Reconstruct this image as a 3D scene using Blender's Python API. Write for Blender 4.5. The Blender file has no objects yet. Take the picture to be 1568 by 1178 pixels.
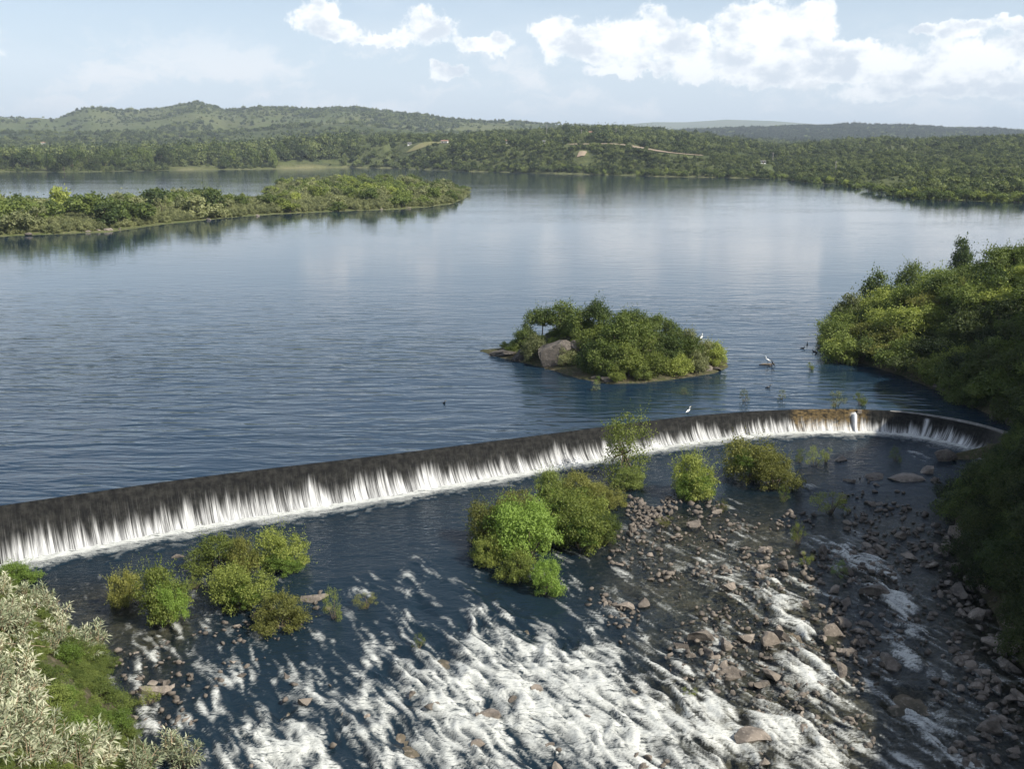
import bpy, math, random
import numpy as np
from mathutils import Vector, Matrix

R = math.radians
rng = np.random.default_rng(11)
random.seed(11)
scene = bpy.context.scene
COL = scene.collection

# ------------------------------------------------------------------ camera
CAM_Z = 30.0
FPX = 1607.0                       # focal length in pixels of the 1568 px wide photograph
PITCH = math.atan(364.0 / FPX)     # horizon lies 364 px above the picture centre
cam_d = bpy.data.cameras.new('camera')
cam = bpy.data.objects.new('camera', cam_d)
COL.objects.link(cam)
cam.location = (0, 0, CAM_Z)
cam.rotation_euler = (math.pi / 2 - PITCH, 0, 0)
cam_d.sensor_width = 36.0
cam_d.lens = 36.0 * FPX / 1568.0
cam_d.clip_start = 0.5
cam_d.clip_end = 80000.0
scene.camera = cam

# ------------------------------------------------------------------ light, sky, exposure
SUN_EL, SUN_AZ = R(43), R(120)     # azimuth clockwise from the view direction (+Y): behind, to the right
SKY_STRENGTH = 0.085
SUN_STRENGTH = 5.0
EXPOSURE = 0.56
sl = bpy.data.lights.new('sun', 'SUN')
sl.energy = SUN_STRENGTH
sl.angle = R(0.53)
sl.color = (1.0, 0.94, 0.83)
sun = bpy.data.objects.new('sun', sl)
COL.objects.link(sun)
to_sun = Vector((math.sin(SUN_AZ) * math.cos(SUN_EL), math.cos(SUN_AZ) * math.cos(SUN_EL), math.sin(SUN_EL)))
sun.rotation_euler = to_sun.to_track_quat('Z', 'Y').to_euler()
sun.location = (0, 0, 400)

vs = scene.view_settings
vs.view_transform = 'Standard'
vs.look = 'None'
vs.gamma = 1.0
vs.exposure = EXPOSURE
vs.use_curve_mapping = False
cy = scene.cycles
cy.max_bounces = 6
cy.diffuse_bounces = 2
cy.glossy_bounces = 2
cy.transmission_bounces = 2
cy.transparent_max_bounces = 12
cy.volume_bounces = 0
cy.caustics_reflective = False
cy.caustics_refractive = False
cy.use_denoising = True
cy.sample_clamp_indirect = 4.0
try:
    cy.denoiser = 'OPENIMAGEDENOISE'
    cy.denoising_input_passes = 'RGB_ALBEDO_NORMAL'
except Exception:
    pass


# ------------------------------------------------------------------ node helpers
class NT:
    def __init__(self, tree):
        self.t = tree
        self.n = tree.nodes
        self.l = tree.links

    def new(self, typ, **kw):
        nd = self.n.new(typ)
        for k, v in kw.items():
            setattr(nd, k, v)
        return nd

    def put(self, sock, v):
        if hasattr(v, 'is_linked') or hasattr(v, 'links'):
            self.l.new(v, sock)
        else:
            sock.default_value = v

    def math(self, op, a, b=0.0, c=None, clamp=False):
        nd = self.new('ShaderNodeMath', operation=op)
        nd.use_clamp = clamp
        self.put(nd.inputs[0], a)
        self.put(nd.inputs[1], b)
        if c is not None:
            self.put(nd.inputs[2], c)
        return nd.outputs[0]

    def vmath(self, op, a, b=(0, 0, 0), out=0):
        nd = self.new('ShaderNodeVectorMath', operation=op)
        self.put(nd.inputs[0], a)
        self.put(nd.inputs[1], b)
        return nd.outputs[out]

    def noise(self, vec, scale=1.0, detail=4.0, rough=0.5, dist=0.0, out='Fac'):
        nd = self.new('ShaderNodeTexNoise')
        if vec is not None:
            self.l.new(vec, nd.inputs['Vector'])
        nd.inputs['Scale'].default_value = scale
        nd.inputs['Detail'].default_value = detail
        nd.inputs['Roughness'].default_value = rough
        nd.inputs['Distortion'].default_value = dist
        return nd.outputs[out]

    def smooth(self, v, lo, hi, a=0.0, b=1.0):
        nd = self.new('ShaderNodeMapRange', interpolation_type='SMOOTHSTEP')
        self.put(nd.inputs['Value'], v)
        self.put(nd.inputs['From Min'], lo)
        self.put(nd.inputs['From Max'], hi)
        self.put(nd.inputs['To Min'], a)
        self.put(nd.inputs['To Max'], b)
        return nd.outputs['Result']

    def mix(self, fac, a, b, blend='MIX'):
        nd = self.new('ShaderNodeMix', data_type='RGBA', blend_type=blend)
        self.put(nd.inputs[0], fac)
        self.put(nd.inputs[6], a if not isinstance(a, tuple) or len(a) == 4 else (*a, 1))
        self.put(nd.inputs[7], b if not isinstance(b, tuple) or len(b) == 4 else (*b, 1))
        return nd.outputs[2]

    def mapping(self, vec, loc=(0, 0, 0), rot=(0, 0, 0), scale=(1, 1, 1)):
        nd = self.new('ShaderNodeMapping')
        self.l.new(vec, nd.inputs[0])
        nd.inputs[1].default_value = loc
        nd.inputs[2].default_value = rot
        nd.inputs[3].default_value = scale
        return nd.outputs[0]


def new_mat(name):
    m = bpy.data.materials.new(name)
    m.use_nodes = True
    m.node_tree.nodes.clear()
    nt = NT(m.node_tree)
    out = nt.new('ShaderNodeOutputMaterial')
    return m, nt, out


# ------------------------------------------------------------------ world: Nishita sky with clouds
def pix_dir(u, v):
    a = (u - 784.0) / FPX
    b = (589.0 - v) / FPX
    d = np.array([a, math.cos(PITCH) + b * math.sin(PITCH), -math.sin(PITCH) + b * math.cos(PITCH)])
    return d / np.linalg.norm(d)


def build_world():
    w = bpy.data.worlds.new('World')
    scene.world = w
    w.use_nodes = True
    w.node_tree.nodes.clear()
    nt = NT(w.node_tree)
    out = nt.new('ShaderNodeOutputWorld')
    bg = nt.new('ShaderNodeBackground')
    sky = nt.new('ShaderNodeTexSky', sky_type='NISHITA')
    sky.sun_disc = False
    sky.sun_elevation = SUN_EL
    sky.sun_rotation = SUN_AZ
    sky.altitude = 600
    sky.air_density = 1.0
    sky.dust_density = 1.2
    sky.ozone_density = 1.6
    geo = nt.new('ShaderNodeNewGeometry')
    dirv = nt.vmath('NORMALIZE', nt.new('ShaderNodeTexCoord').outputs['Generated'])
    sep = nt.new('ShaderNodeSeparateXYZ')
    nt.l.new(dirv, sep.inputs[0])
    az = nt.math('ARCTAN2', sep.outputs[0], sep.outputs[1])
    el = nt.math('ARCSINE', sep.outputs[2])
    # working coordinates: azimuth, elevation (radians)
    comb = nt.new('ShaderNodeCombineXYZ')
    nt.l.new(az, comb.inputs[0])
    nt.l.new(el, comb.inputs[1])
    P = comb.outputs[0]
    # billow the coordinates so that outlines are lumpy
    nz1 = nt.noise(P, 40, 8, 0.66, out='Color')
    nz2 = nt.noise(P, 11, 3, 0.5, out='Color')
    off = nt.vmath('ADD', nt.vmath('MULTIPLY', nt.vmath('SUBTRACT', nz1, (.5, .5, .5)), (.040, .034, 0)),
                   nt.vmath('MULTIPLY', nt.vmath('SUBTRACT', nz2, (.5, .5, .5)), (.05, .02, 0)))
    PW = nt.vmath('ADD', P, off)
    blobs = [(487, 26, 34, 24), (515, 46, 34, 14), (590, 56, 60, 9), (655, 46, 46, 24), (742, 68, 44, 12),
             (852, 52, 42, 26), (900, 70, 58, 26), (985, 62, 70, 40), (1045, 92, 60, 22), (1060, 60, 28, 20),
             (1150, 38, 60, 36), (1235, 45, 52, 36), (1180, 82, 100, 26), (960, 108, 66, 10), (1300, 88, 80, 22),
             (1400, 108, 110, 20), (1462, 52, 34, 15), (1408, 50, 18, 10), (1510, 84, 80, 18), (1230, 112, 190, 16),
             (1460, 132, 150, 16), (1600, 60, 70, 26), (1680, 100, 120, 28), (690, 108, 26, 12), (1550, 40, 34, 12),
             (-120, 60, 90, 24), (-60, 40, 50, 20), (1740, 30, 60, 24)]
    F = None
    for (u, v, ru, rv) in blobs:
        d = pix_dir(u, v)
        a0, e0 = math.atan2(d[0], d[1]), math.asin(d[2])
        q = nt.vmath('MULTIPLY', nt.vmath('SUBTRACT', PW, (a0, e0, 0)), (FPX / ru / 1.18, FPX / rv / 1.18, 0))
        ln = nt.vmath('LENGTH', q, out=1)
        f = nt.math('SUBTRACT', 1.0, ln)
        F = f if F is None else nt.math('SMOOTH_MAX', F, f, 0.25)
    cum = nt.smooth(nt.math('ADD', F, nt.math('MULTIPLY_ADD', nt.noise(P, 42, 7, 0.68), 1.3, -0.65)), 0.04, 0.36)
    # fair weather cumulus over the rest of the sky (perspective flattened towards the horizon)
    zc = nt.math('MAXIMUM', sep.outputs[2], 0.03)
    px = nt.math('DIVIDE', sep.outputs[0], zc)
    py = nt.math('DIVIDE', sep.outputs[1], zc)
    c2 = nt.new('ShaderNodeCombineXYZ')
    nt.l.new(px, c2.inputs[0])
    nt.l.new(py, c2.inputs[1])
    gen = nt.noise(c2.outputs[0], 0.75, 6, 0.55, 0.3)
    gmask = nt.math('MULTIPLY', nt.smooth(gen, 0.49, 0.62), nt.smooth(el, R(8.6), R(12)))
    gmask = nt.math('MULTIPLY', gmask, 0.8)
    # low bank of small soft clouds near the horizon
    lowc = nt.noise(nt.vmath('MULTIPLY', PW, (1.0, 2.6, 0)), 9, 7, 0.6)
    lowm = nt.math('MULTIPLY', nt.smooth(lowc, 0.47, 0.60), nt.smooth(el, R(7.0), R(3.2)))
    lowm = nt.math('MULTIPLY', lowm, 0.80)
    cir = nt.noise(nt.vmath('MULTIPLY', P, (1.0, 4.5, 0)), 3.0, 6, 0.55, 0.6)
    cirm = nt.math('MULTIPLY', nt.math('MULTIPLY', nt.smooth(cir, 0.47, 0.72), 0.42), nt.smooth(el, R(26), R(5)))
    # pale veil towards the horizon
    veil = nt.smooth(el, R(14), R(-0.5), 0.04, 0.82)
    skyc = nt.vmath('SCALE', sky.outputs[0])
    skyc.node.inputs['Scale'].default_value = SKY_STRENGTH
    base = nt.mix(veil, skyc, (0.60, 0.685, 0.785))
    base = nt.mix(cirm, base, (0.66, 0.72, 0.79))
    base = nt.mix(lowm, base, (0.76, 0.77, 0.785))
    base = nt.mix(gmask, base, (0.74, 0.755, 0.78))
    # cumulus: brilliant heads, grey-blue bases
    shade = nt.noise(nt.vmath('MULTIPLY', P, (1, 1.5, 0)), 24, 5, 0.6)
    lump = nt.smooth(F, 0.05, 0.55)
    gr = nt.math('MULTIPLY', nt.smooth(shade, 0.42, 0.62), nt.math('MULTIPLY_ADD', lump, 0.85, 0.1))
    ccol = nt.mix(gr, (0.93, 0.93, 0.92), (0.54, 0.59, 0.655))
    fin = nt.mix(nt.math('MULTIPLY', cum, 0.93), base, ccol)
    nt.l.new(fin, bg.inputs['Color'])
    bg.inputs['Strength'].default_value = 1.0
    nt.l.new(bg.outputs[0], out.inputs[0])


build_world()


# ------------------------------------------------------------------ numeric helpers
def hash2(ix, iy, seed):
    n = (ix.astype(np.int64) * 374761393 + iy.astype(np.int64) * 668265263 + seed * 2147483647) & 0xFFFFFFFF
    n = ((n ^ (n >> 13)) * 1274126177) & 0xFFFFFFFF
    n = n ^ (n >> 16)
    return (n & 0xFFFFFF) / float(0xFFFFFF)


def vnoise(x, y, seed=0):
    x = np.asarray(x, float)
    y = np.asarray(y, float)
    ix, iy = np.floor(x), np.floor(y)
    fx, fy = x - ix, y - iy
    fx = fx * fx * fx * (fx * (fx * 6 - 15) + 10)
    fy = fy * fy * fy * (fy * (fy * 6 - 15) + 10)
    a = hash2(ix, iy, seed)
    b = hash2(ix + 1, iy, seed)
    c = hash2(ix, iy + 1, seed)
    d = hash2(ix + 1, iy + 1, seed)
    return (a * (1 - fx) + b * fx) * (1 - fy) + (c * (1 - fx) + d * fx) * fy


def fbm(x, y, oct=4, seed=0, gain=0.5):
    s, a, t = 0.0, 1.0, 0.0
    for k in range(oct):
        s = s + a * vnoise(np.asarray(x) * 2 ** k + 17.3 * k, np.asarray(y) * 2 ** k - 9.1 * k, seed + k)
        t += a
        a *= gain
    return s / t


def sstep(x, lo, hi):
    t = np.clip((x - lo) / (hi - lo), 0, 1)
    return t * t * (3 - 2 * t)


def smax(a, b, k):
    h = np.clip(0.5 + 0.5 * (a - b) / k, 0, 1)
    return b * (1 - h) + a * h + k * h * (1 - h)


def ray(u, v):
    a = (u - 784.0) / FPX
    b = (589.0 - v) / FPX
    return np.array([a, math.cos(PITCH) + b * math.sin(PITCH), -math.sin(PITCH) + b * math.cos(PITCH)])


def at_z(u, v, z=0.0):
    d = ray(u, v)
    t = (z - CAM_Z) / d[2]
    return np.array([d[0] * t, d[1] * t, z])


def z_of(v, y):
    """height seen at picture row v at distance y"""
    return CAM_Z + y * math.tan(math.atan((589.0 - v) / FPX) - PITCH)


def hit(u, v, hfun, t0, t1, n=1500):
    """first place where the line of sight meets the ground hfun(x, y)"""
    d = ray(u, v)
    t = np.linspace(t0, t1, n)
    x, y, z = d[0] * t, d[1] * t, CAM_Z + d[2] * t
    h = hfun(x, y)
    k = np.argmax(z < h)
    if not (z < h).any():
        k = n - 1
    return np.array([x[k], y[k], float(h[k])])


def poly_dist(px, py, pts):
    """unsigned distance to a polyline, and the sign (left side of the direction of travel positive)"""
    px = np.asarray(px, float)
    py = np.asarray(py, float)
    best = np.full(px.shape, 1e18)
    sgn = np.zeros(px.shape)
    for (x0, y0), (x1, y1) in zip(pts[:-1], pts[1:]):
        dx, dy = x1 - x0, y1 - y0
        L2 = dx * dx + dy * dy
        t = np.clip(((px - x0) * dx + (py - y0) * dy) / L2, 0, 1)
        qx, qy = x0 + t * dx, y0 + t * dy
        d2 = (px - qx) ** 2 + (py - qy) ** 2
        cr = dx * (py - y0) - dy * (px - x0)
        m = d2 < best - 1e-9
        best = np.where(m, d2, best)
        sgn = np.where(m, np.sign(cr), sgn)
    return np.sqrt(best), sgn


def in_poly(px, py, pts):
    px = np.asarray(px, float)
    py = np.asarray(py, float)
    ins = np.zeros(px.shape, bool)
    n = len(pts)
    for i in range(n):
        x0, y0 = pts[i]
        x1, y1 = pts[(i + 1) % n]
        c = ((y0 > py) != (y1 > py)) & (px < (x1 - x0) * (py - y0) / (y1 - y0 + 1e-12) + x0)
        ins ^= c
    return ins


# ------------------------------------------------------------------ mesh helpers
def mesh_np(name, V, Fc, smooth=False, attrs=None, uv=None):
    """V (n,3), Fc (m,k) -> mesh, with float point attributes"""
    V = np.asarray(V, np.float32)
    Fc = np.asarray(Fc, np.int32)
    m = bpy.data.meshes.new(name)
    m.vertices.add(len(V))
    m.vertices.foreach_set('co', V.ravel())
    k = Fc.shape[1]
    m.loops.add(Fc.size)
    m.loops.foreach_set('vertex_index', Fc.ravel())
    m.polygons.add(len(Fc))
    m.polygons.foreach_set('loop_start', np.arange(0, Fc.size, k, dtype=np.int32))
    if smooth:
        m.polygons.foreach_set('use_smooth', np.ones(len(Fc), bool))
    for an, av in (attrs or {}).items():
        at = m.attributes.new(an, 'FLOAT', 'POINT')
        at.data.foreach_set('value', np.asarray(av, np.float32))
    if uv is not None:
        ul = m.uv_layers.new(name='UVMap')
        ul.data.foreach_set('uv', np.asarray(uv, np.float32)[Fc.ravel()].ravel())
    m.update(calc_edges=True)
    m.validate()
    return m


def grid_faces(nu, nv):
    i, j = np.meshgrid(np.arange(nu - 1), np.arange(nv - 1), indexing='ij')
    a = (i * nv + j).ravel()
    return np.stack([a, a + nv, a + nv + 1, a + 1], 1)


def link(name, mesh, mat=None, parent=None, kind=None, label=None, cat=None, group=None, loc=None, rot=None, scl=None, objmat=False):
    o = bpy.data.objects.new(name, mesh)
    COL.objects.link(o)
    if mat is not None:
        if objmat:
            if not mesh.materials:
                mesh.materials.append(mat)
            o.material_slots[0].link = 'OBJECT'
            o.material_slots[0].material = mat
        elif not mesh.materials:
            mesh.materials.append(mat)
    if parent is not None:
        o.parent = parent
    if kind:
        o['kind'] = kind
    if label:
        o['label'] = label
    if cat:
        o['category'] = cat
    if group:
        o['group'] = group
    if loc is not None:
        o.location = loc
    if rot is not None:
        o.rotation_euler = rot
    if scl is not None:
        o.scale = scl
    return o


class MB:
    """collects boxes and tubes into one mesh"""
    def __init__(self):
        self.v, self.f = [], []

    def box(self, c, s, rz=0.0):
        b = len(self.v)
        cz, sz = math.cos(rz), math.sin(rz)
        for dx in (-.5, .5):
            for dy in (-.5, .5):
                for dz in (-.5, .5):
                    x, y = dx * s[0], dy * s[1]
                    self.v.append((c[0] + x * cz - y * sz, c[1] + x * sz + y * cz, c[2] + dz * s[2]))
        for q in ((0, 1, 3, 2), (4, 6, 7, 5), (0, 4, 5, 1), (2, 3, 7, 6), (0, 2, 6, 4), (1, 5, 7, 3)):
            self.f.append(tuple(b + i for i in q))

    def tube(self, pts, radii, n=6, cap=True):
        b = len(self.v)
        pts = [Vector(p) for p in pts]
        for i, p in enumerate(pts):
            t = (pts[min(i + 1, len(pts) - 1)] - pts[max(i - 1, 0)])
            if t.length < 1e-9:
                t = Vector((0, 0, 1))
            t.normalize()
            ref = Vector((1, 0, 0)) if abs(t.x) < 0.8 else Vector((0, 1, 0))
            a = t.cross(ref).normalized()
            c = t.cross(a)
            for k in range(n):
                an = 2 * math.pi * k / n
                self.v.append(tuple(p + (a * math.cos(an) + c * math.sin(an)) * radii[i]))
        for i in range(len(pts) - 1):
            for k in range(n):
                k2 = (k + 1) % n
                self.f.append((b + i * n + k, b + i * n + k2, b + (i + 1) * n + k2, b + (i + 1) * n + k))
        if cap:
            self.f.append(tuple(b + k for k in reversed(range(n))))
            self.f.append(tuple(b + (len(pts) - 1) * n + k for k in range(n)))

    def ball(self, c, r, nu=10, nv=7, squash=None):
        b = len(self.v)
        for i in range(nv + 1):
            th = math.pi * i / nv
            for k in range(nu):
                ph = 2 * math.pi * k / nu
                p = Vector((math.sin(th) * math.cos(ph) * r[0], math.sin(th) * math.sin(ph) * r[1], math.cos(th) * r[2]))
                if squash is not None:
                    p = squash(p)
                self.v.append((c[0] + p[0], c[1] + p[1], c[2] + p[2]))
        for i in range(nv):
            for k in range(nu):
                k2 = (k + 1) % nu
                self.f.append((b + i * nu + k, b + (i + 1) * nu + k, b + (i + 1) * nu + k2, b + i * nu + k2))

    def mesh(self, name, smooth=False):
        m = bpy.data.meshes.new(name)
        m.from_pydata(self.v, [], self.f)
        if smooth:
            m.polygons.foreach_set('use_smooth', np.ones(len(m.polygons), bool))
        m.update()
        return m


def empty(name, loc, label, cat, group=None, rz=0.0, scl=None):
    o = bpy.data.objects.new(name, None)
    COL.objects.link(o)
    o.location = loc
    o.rotation_euler = (0, 0, rz)
    if scl is not None:
        o.scale = scl
    o['label'] = label
    o['category'] = cat
    if group:
        o['group'] = group
    o.empty_display_size = 0.3
    return o


# ------------------------------------------------------------------ materials
def leaf_mat(name, c1, c2, trans=0.35, var=0.35, gloss=0.25, clump=1.3):
    """two leaf tones mixed by clump, leaf and plant"""
    m, nt, out = new_mat(name)
    oi = nt.new('ShaderNodeObjectInfo')
    tc = nt.new('ShaderNodeTexCoord')
    at = nt.new('ShaderNodeAttribute', attribute_name='tint')
    nz = nt.noise(tc.outputs['Object'], clump, 2, 0.5)
    f = nt.math('ADD', nt.math('MULTIPLY', nz, 0.55), nt.math('MULTIPLY', at.outputs['Fac'], 0.45))
    f = nt.math('ADD', f, nt.math('MULTIPLY_ADD', oi.outputs['Random'], 0.5, -0.25))
    col = nt.mix(nt.smooth(f, 0.25, 0.8), c1, c2)
    hs = nt.new('ShaderNodeHueSaturation')
    nt.put(hs.inputs['Value'], nt.math('MULTIPLY_ADD', oi.outputs['Random'], var, 1.0 - var / 2))
    nt.l.new(col, hs.inputs['Color'])
    pb = nt.new('ShaderNodeBsdfPrincipled')
    nt.l.new(hs.outputs[0], pb.inputs['Base Color'])
    pb.inputs['Roughness'].default_value = 0.6
    pb.inputs['Specular IOR Level'].default_value = gloss
    tr = nt.new('ShaderNodeBsdfTranslucent')
    nt.l.new(nt.mix(1.0, hs.outputs[0], (1.1, 1.15, 0.6), 'MULTIPLY'), tr.inputs[0])
    mx = nt.new('ShaderNodeMixShader')
    mx.inputs[0].default_value = trans
    nt.l.new(pb.outputs[0], mx.inputs[1])
    nt.l.new(tr.outputs[0], mx.inputs[2])
    nt.l.new(mx.outputs[0], out.inputs[0])
    return m


def stone_mat(name, c1, c2, c3, scale=1.0, bump=0.25):
    m, nt, out = new_mat(name)
    tc = nt.new('ShaderNodeTexCoord')
    oi = nt.new('ShaderNodeObjectInfo')
    geo = nt.new('ShaderNodeNewGeometry')
    v = geo.outputs['Position']
    n1 = nt.noise(v, 0.9 * scale, 6, 0.62)
    n2 = nt.noise(v, 5.0 * scale, 6, 0.65)
    n3 = nt.noise(v, 22 * scale, 3, 0.6)
    c = nt.mix(nt.smooth(n1, 0.35, 0.65), c1, c2)
    c = nt.mix(nt.math('MULTIPLY', nt.smooth(n2, 0.5, 0.72), 0.75), c, c3)
    hs = nt.new('ShaderNodeHueSaturation')
    nt.put(hs.inputs['Value'], nt.math('MULTIPLY_ADD', oi.outputs['Random'], 0.75, 0.58))
    nt.l.new(c, hs.inputs['Color'])
    pb = nt.new('ShaderNodeBsdfPrincipled')
    nt.l.new(hs.outputs[0], pb.inputs['Base Color'])
    pb.inputs['Roughness'].default_value = 0.8
    bp = nt.new('ShaderNodeBump')
    bp.inputs['Strength'].default_value = bump
    bp.inputs['Distance'].default_value = 0.12
    nt.put(bp.inputs['Height'], nt.math('ADD', n2, nt.math('MULTIPLY', n3, 0.5)))
    nt.l.new(bp.outputs[0], pb.inputs['Normal'])
    nt.l.new(pb.outputs[0], out.inputs[0])
    return m


def plain_mat(name, col, rough=0.7, var=0.15, scale=3.0):
    m, nt, out = new_mat(name)
    geo = nt.new('ShaderNodeNewGeometry')
    n = nt.noise(geo.outputs['Position'], scale, 5, 0.6)
    d = tuple(max(0.0, x * (1 - var * 1.6)) for x in col)
    b = tuple(min(1.0, x * (1 + var)) for x in col)
    c = nt.mix(nt.smooth(n, 0.3, 0.7), d, b)
    pb = nt.new('ShaderNodeBsdfPrincipled')
    nt.l.new(c, pb.inputs['Base Color'])
    pb.inputs['Roughness'].default_value = rough
    nt.l.new(pb.outputs[0], out.inputs[0])
    return m


M = {}
M['olive'] = leaf_mat('olive_leaves', (0.145, 0.185, 0.040), (0.290, 0.325, 0.080), clump=1.6)
M['brown'] = leaf_mat('brown_olive_leaves', (0.150, 0.162, 0.042), (0.285, 0.282, 0.080), clump=1.6)
M['green'] = leaf_mat('green_leaves', (0.090, 0.130, 0.030), (0.190, 0.230, 0.060), clump=1.5)
M['fresh'] = leaf_mat('fresh_vine_leaves', (0.125, 0.195, 0.034), (0.230, 0.330, 0.070), clump=1.8)
M['dark'] = leaf_mat('dark_leaves', (0.050, 0.082, 0.024), (0.125, 0.160, 0.045), clump=1.5)
M['deep_shade_green'] = leaf_mat('shade_darkened_green_leaves', (0.026, 0.044, 0.014), (0.075, 0.096, 0.030), clump=1.5)  # green darkened to put the right bank's shade into the leaf colour
M['grey'] = leaf_mat('grey_green_leaves', (0.150, 0.170, 0.075), (0.270, 0.280, 0.135), clump=1.5)
M['forest'] = leaf_mat('far_forest_leaves', (0.055, 0.086, 0.032), (0.150, 0.172, 0.060), var=0.8, clump=0.5)
M['silver'] = leaf_mat('silver_leaves', (0.24, 0.275, 0.165), (0.52, 0.52, 0.38), trans=0.22, var=0.25, gloss=0.3, clump=1.2)
M['bark'] = plain_mat('bark', (0.13, 0.10, 0.07), 0.85, 0.3, 6)
M['palebark'] = plain_mat('dry_twig_bark', (0.36, 0.27, 0.18), 0.8, 0.25, 6)
M['rock'] = stone_mat('river_stone', (0.215, 0.182, 0.150), (0.100, 0.085, 0.071), (0.33, 0.29, 0.25), bump=0.5)
M['shore_rock'] = stone_mat('shore_stone', (0.125, 0.105, 0.086), (0.062, 0.054, 0.046), (0.20, 0.175, 0.15), 0.7, 0.8)
M['concrete'] = plain_mat('weathered_concrete', (0.22, 0.21, 0.195), 0.75, 0.3, 1.5)
M['white_paint'] = plain_mat('white_wall_paint', (0.78, 0.77, 0.74), 0.7, 0.05, 0.4)
M['pink_paint'] = plain_mat('pink_wall_paint', (0.48, 0.38, 0.32), 0.7, 0.08, 0.4)
M['red_roof'] = plain_mat('red_roof_tiles', (0.34, 0.19, 0.14), 0.7, 0.2, 0.6)
M['window'] = plain_mat('dark_window_glass', (0.03, 0.035, 0.04), 0.15, 0.05, 1)
M['pole'] = plain_mat('weathered_pole', (0.34, 0.31, 0.28), 0.8, 0.15, 1)
M['feather'] = plain_mat('white_feathers', (0.86, 0.86, 0.84), 0.6, 0.03, 20)
M['black_feather'] = plain_mat('black_feathers', (0.018, 0.018, 0.02), 0.45, 0.2, 20)
M['beak'] = plain_mat('yellow_beak', (0.65, 0.42, 0.06), 0.5, 0.05, 20)
M['drift'] = plain_mat('driftwood', (0.17, 0.135, 0.10), 0.85, 0.3, 4)

# ------------------------------------------------------------------ layout: weir line, river, banks
def catmull(pts, step):
    pts = [np.array(p, float) for p in pts]
    P = [2 * pts[0] - pts[1]] + pts + [2 * pts[-1] - pts[-2]]
    outp = []
    for i in range(1, len(P) - 2):
        n = max(2, int(np.linalg.norm(P[i + 1] - P[i]) / step * 3))
        for k in range(n):
            t = k / n
            outp.append(0.5 * ((2 * P[i]) + (P[i + 1] - P[i - 1]) * t + (2 * P[i - 1] - 5 * P[i] + 4 * P[i + 1] - P[i + 2]) * t * t
                               + (3 * P[i] - P[i - 1] - 3 * P[i + 1] + P[i + 2]) * t ** 3))
    outp.append(P[-2])
    outp = np.array(outp)
    L = np.concatenate([[0], np.cumsum(np.linalg.norm(np.diff(outp, axis=0), axis=1))])
    s = np.arange(0, L[-1], step)
    return np.stack([np.interp(s, L, outp[:, k]) for k in range(outp.shape[1])], 1), s


CREST_KEYS = [(-70, 71.0), (-56.2, 78.7), (-43.8, 85.4), (-29.4, 93.2), (-12.0, 100.9), (2.6, 107.8), (15.9, 114.2), (23.8, 117.2),
              (31.8, 119.0), (40.2, 119.3), (45.2, 118.0), (48.8, 115.3), (51.7, 111.6), (53.3, 107.4), (53.8, 104.0)]
CREST, CREST_S = catmull(CREST_KEYS, 0.15)
_t = np.gradient(CREST, axis=0)
_t /= np.linalg.norm(_t, axis=1)[:, None]
CREST_N = np.stack([_t[:, 1], -_t[:, 0]], 1)          # points downstream


def drop_of(x):
    return np.interp(x, [-60, -43, -12, 8, 16, 30, 45, 54], [4.5, 4.3, 3.6, 3.1, 2.8, 2.45, 2.35, 2.3])


CREST_D = drop_of(CREST[:, 0])
RUN = 0.80
BASE = CREST + CREST_N * (CREST_D * RUN)[:, None]
# the base line as y(x) for the river surface
_o = np.argsort(BASE[:, 0])


def weir_y(x):
    return np.interp(x, BASE[_o, 0], BASE[_o, 1])


def river_z(x, y):
    d = np.clip(weir_y(x) - y, -4, 200)
    dn = np.clip(d - 18, 0, None)
    z = -drop_of(x) - 0.012 * d - 0.062 * dn
    return z


def on_river(u, v):
    p = at_z(u, v, -4.0)
    for _ in range(14):
        p = at_z(u, v, float(river_z(p[0], p[1])))
    return p


L_EDGE = [(-75, 66), (-52, 77), (-42.5, 79), (-36, 74), (-29.5, 67.5), (-24.5, 60), (-20, 53.5), (-11, 44.5), (-1, 35.5), (12, 22)]
R_EDGE = [(29.5, 20), (33, 45), (34.5, 60), (36, 70), (37.5, 80), (40.2, 90), (45.2, 99), (51.5, 105), (54.8, 107.5)]
# headland above the weir, clockwise along its water line
H_EDGE = [(55.0, 107.5), (55.5, 113), (54.5, 120), (53.8, 129), (52.3, 138), (49.4, 147), (48.4, 156), (51.5, 166), (61, 180), (80, 200), (110, 222), (160, 250), (240, 280)]


def left_bank_h(x, y):
    d, s = poly_dist(x, y, L_EDGE)
    d = d * s * -1.0                                   # positive on land (left / camera side)
    n = (fbm(np.asarray(x) * 0.12, np.asarray(y) * 0.12, 4, 5) - 0.5)
    n2 = (fbm(np.asarray(x) * 0.5, np.asarray(y) * 0.5, 3, 6) - 0.5)
    h = np.where(d > 0, 0.92 * d + 0.6 * np.sqrt(np.maximum(d, 0)), 0.35 * d)
    h = 26 - smax(26 - h, 0 * h, 6.0)
    return river_z(x, y) - 0.15 + h + n * 3.0 * sstep(d, 0, 6) + n2 * 0.7


R_ALL = R_EDGE + H_EDGE[1:]


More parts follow.
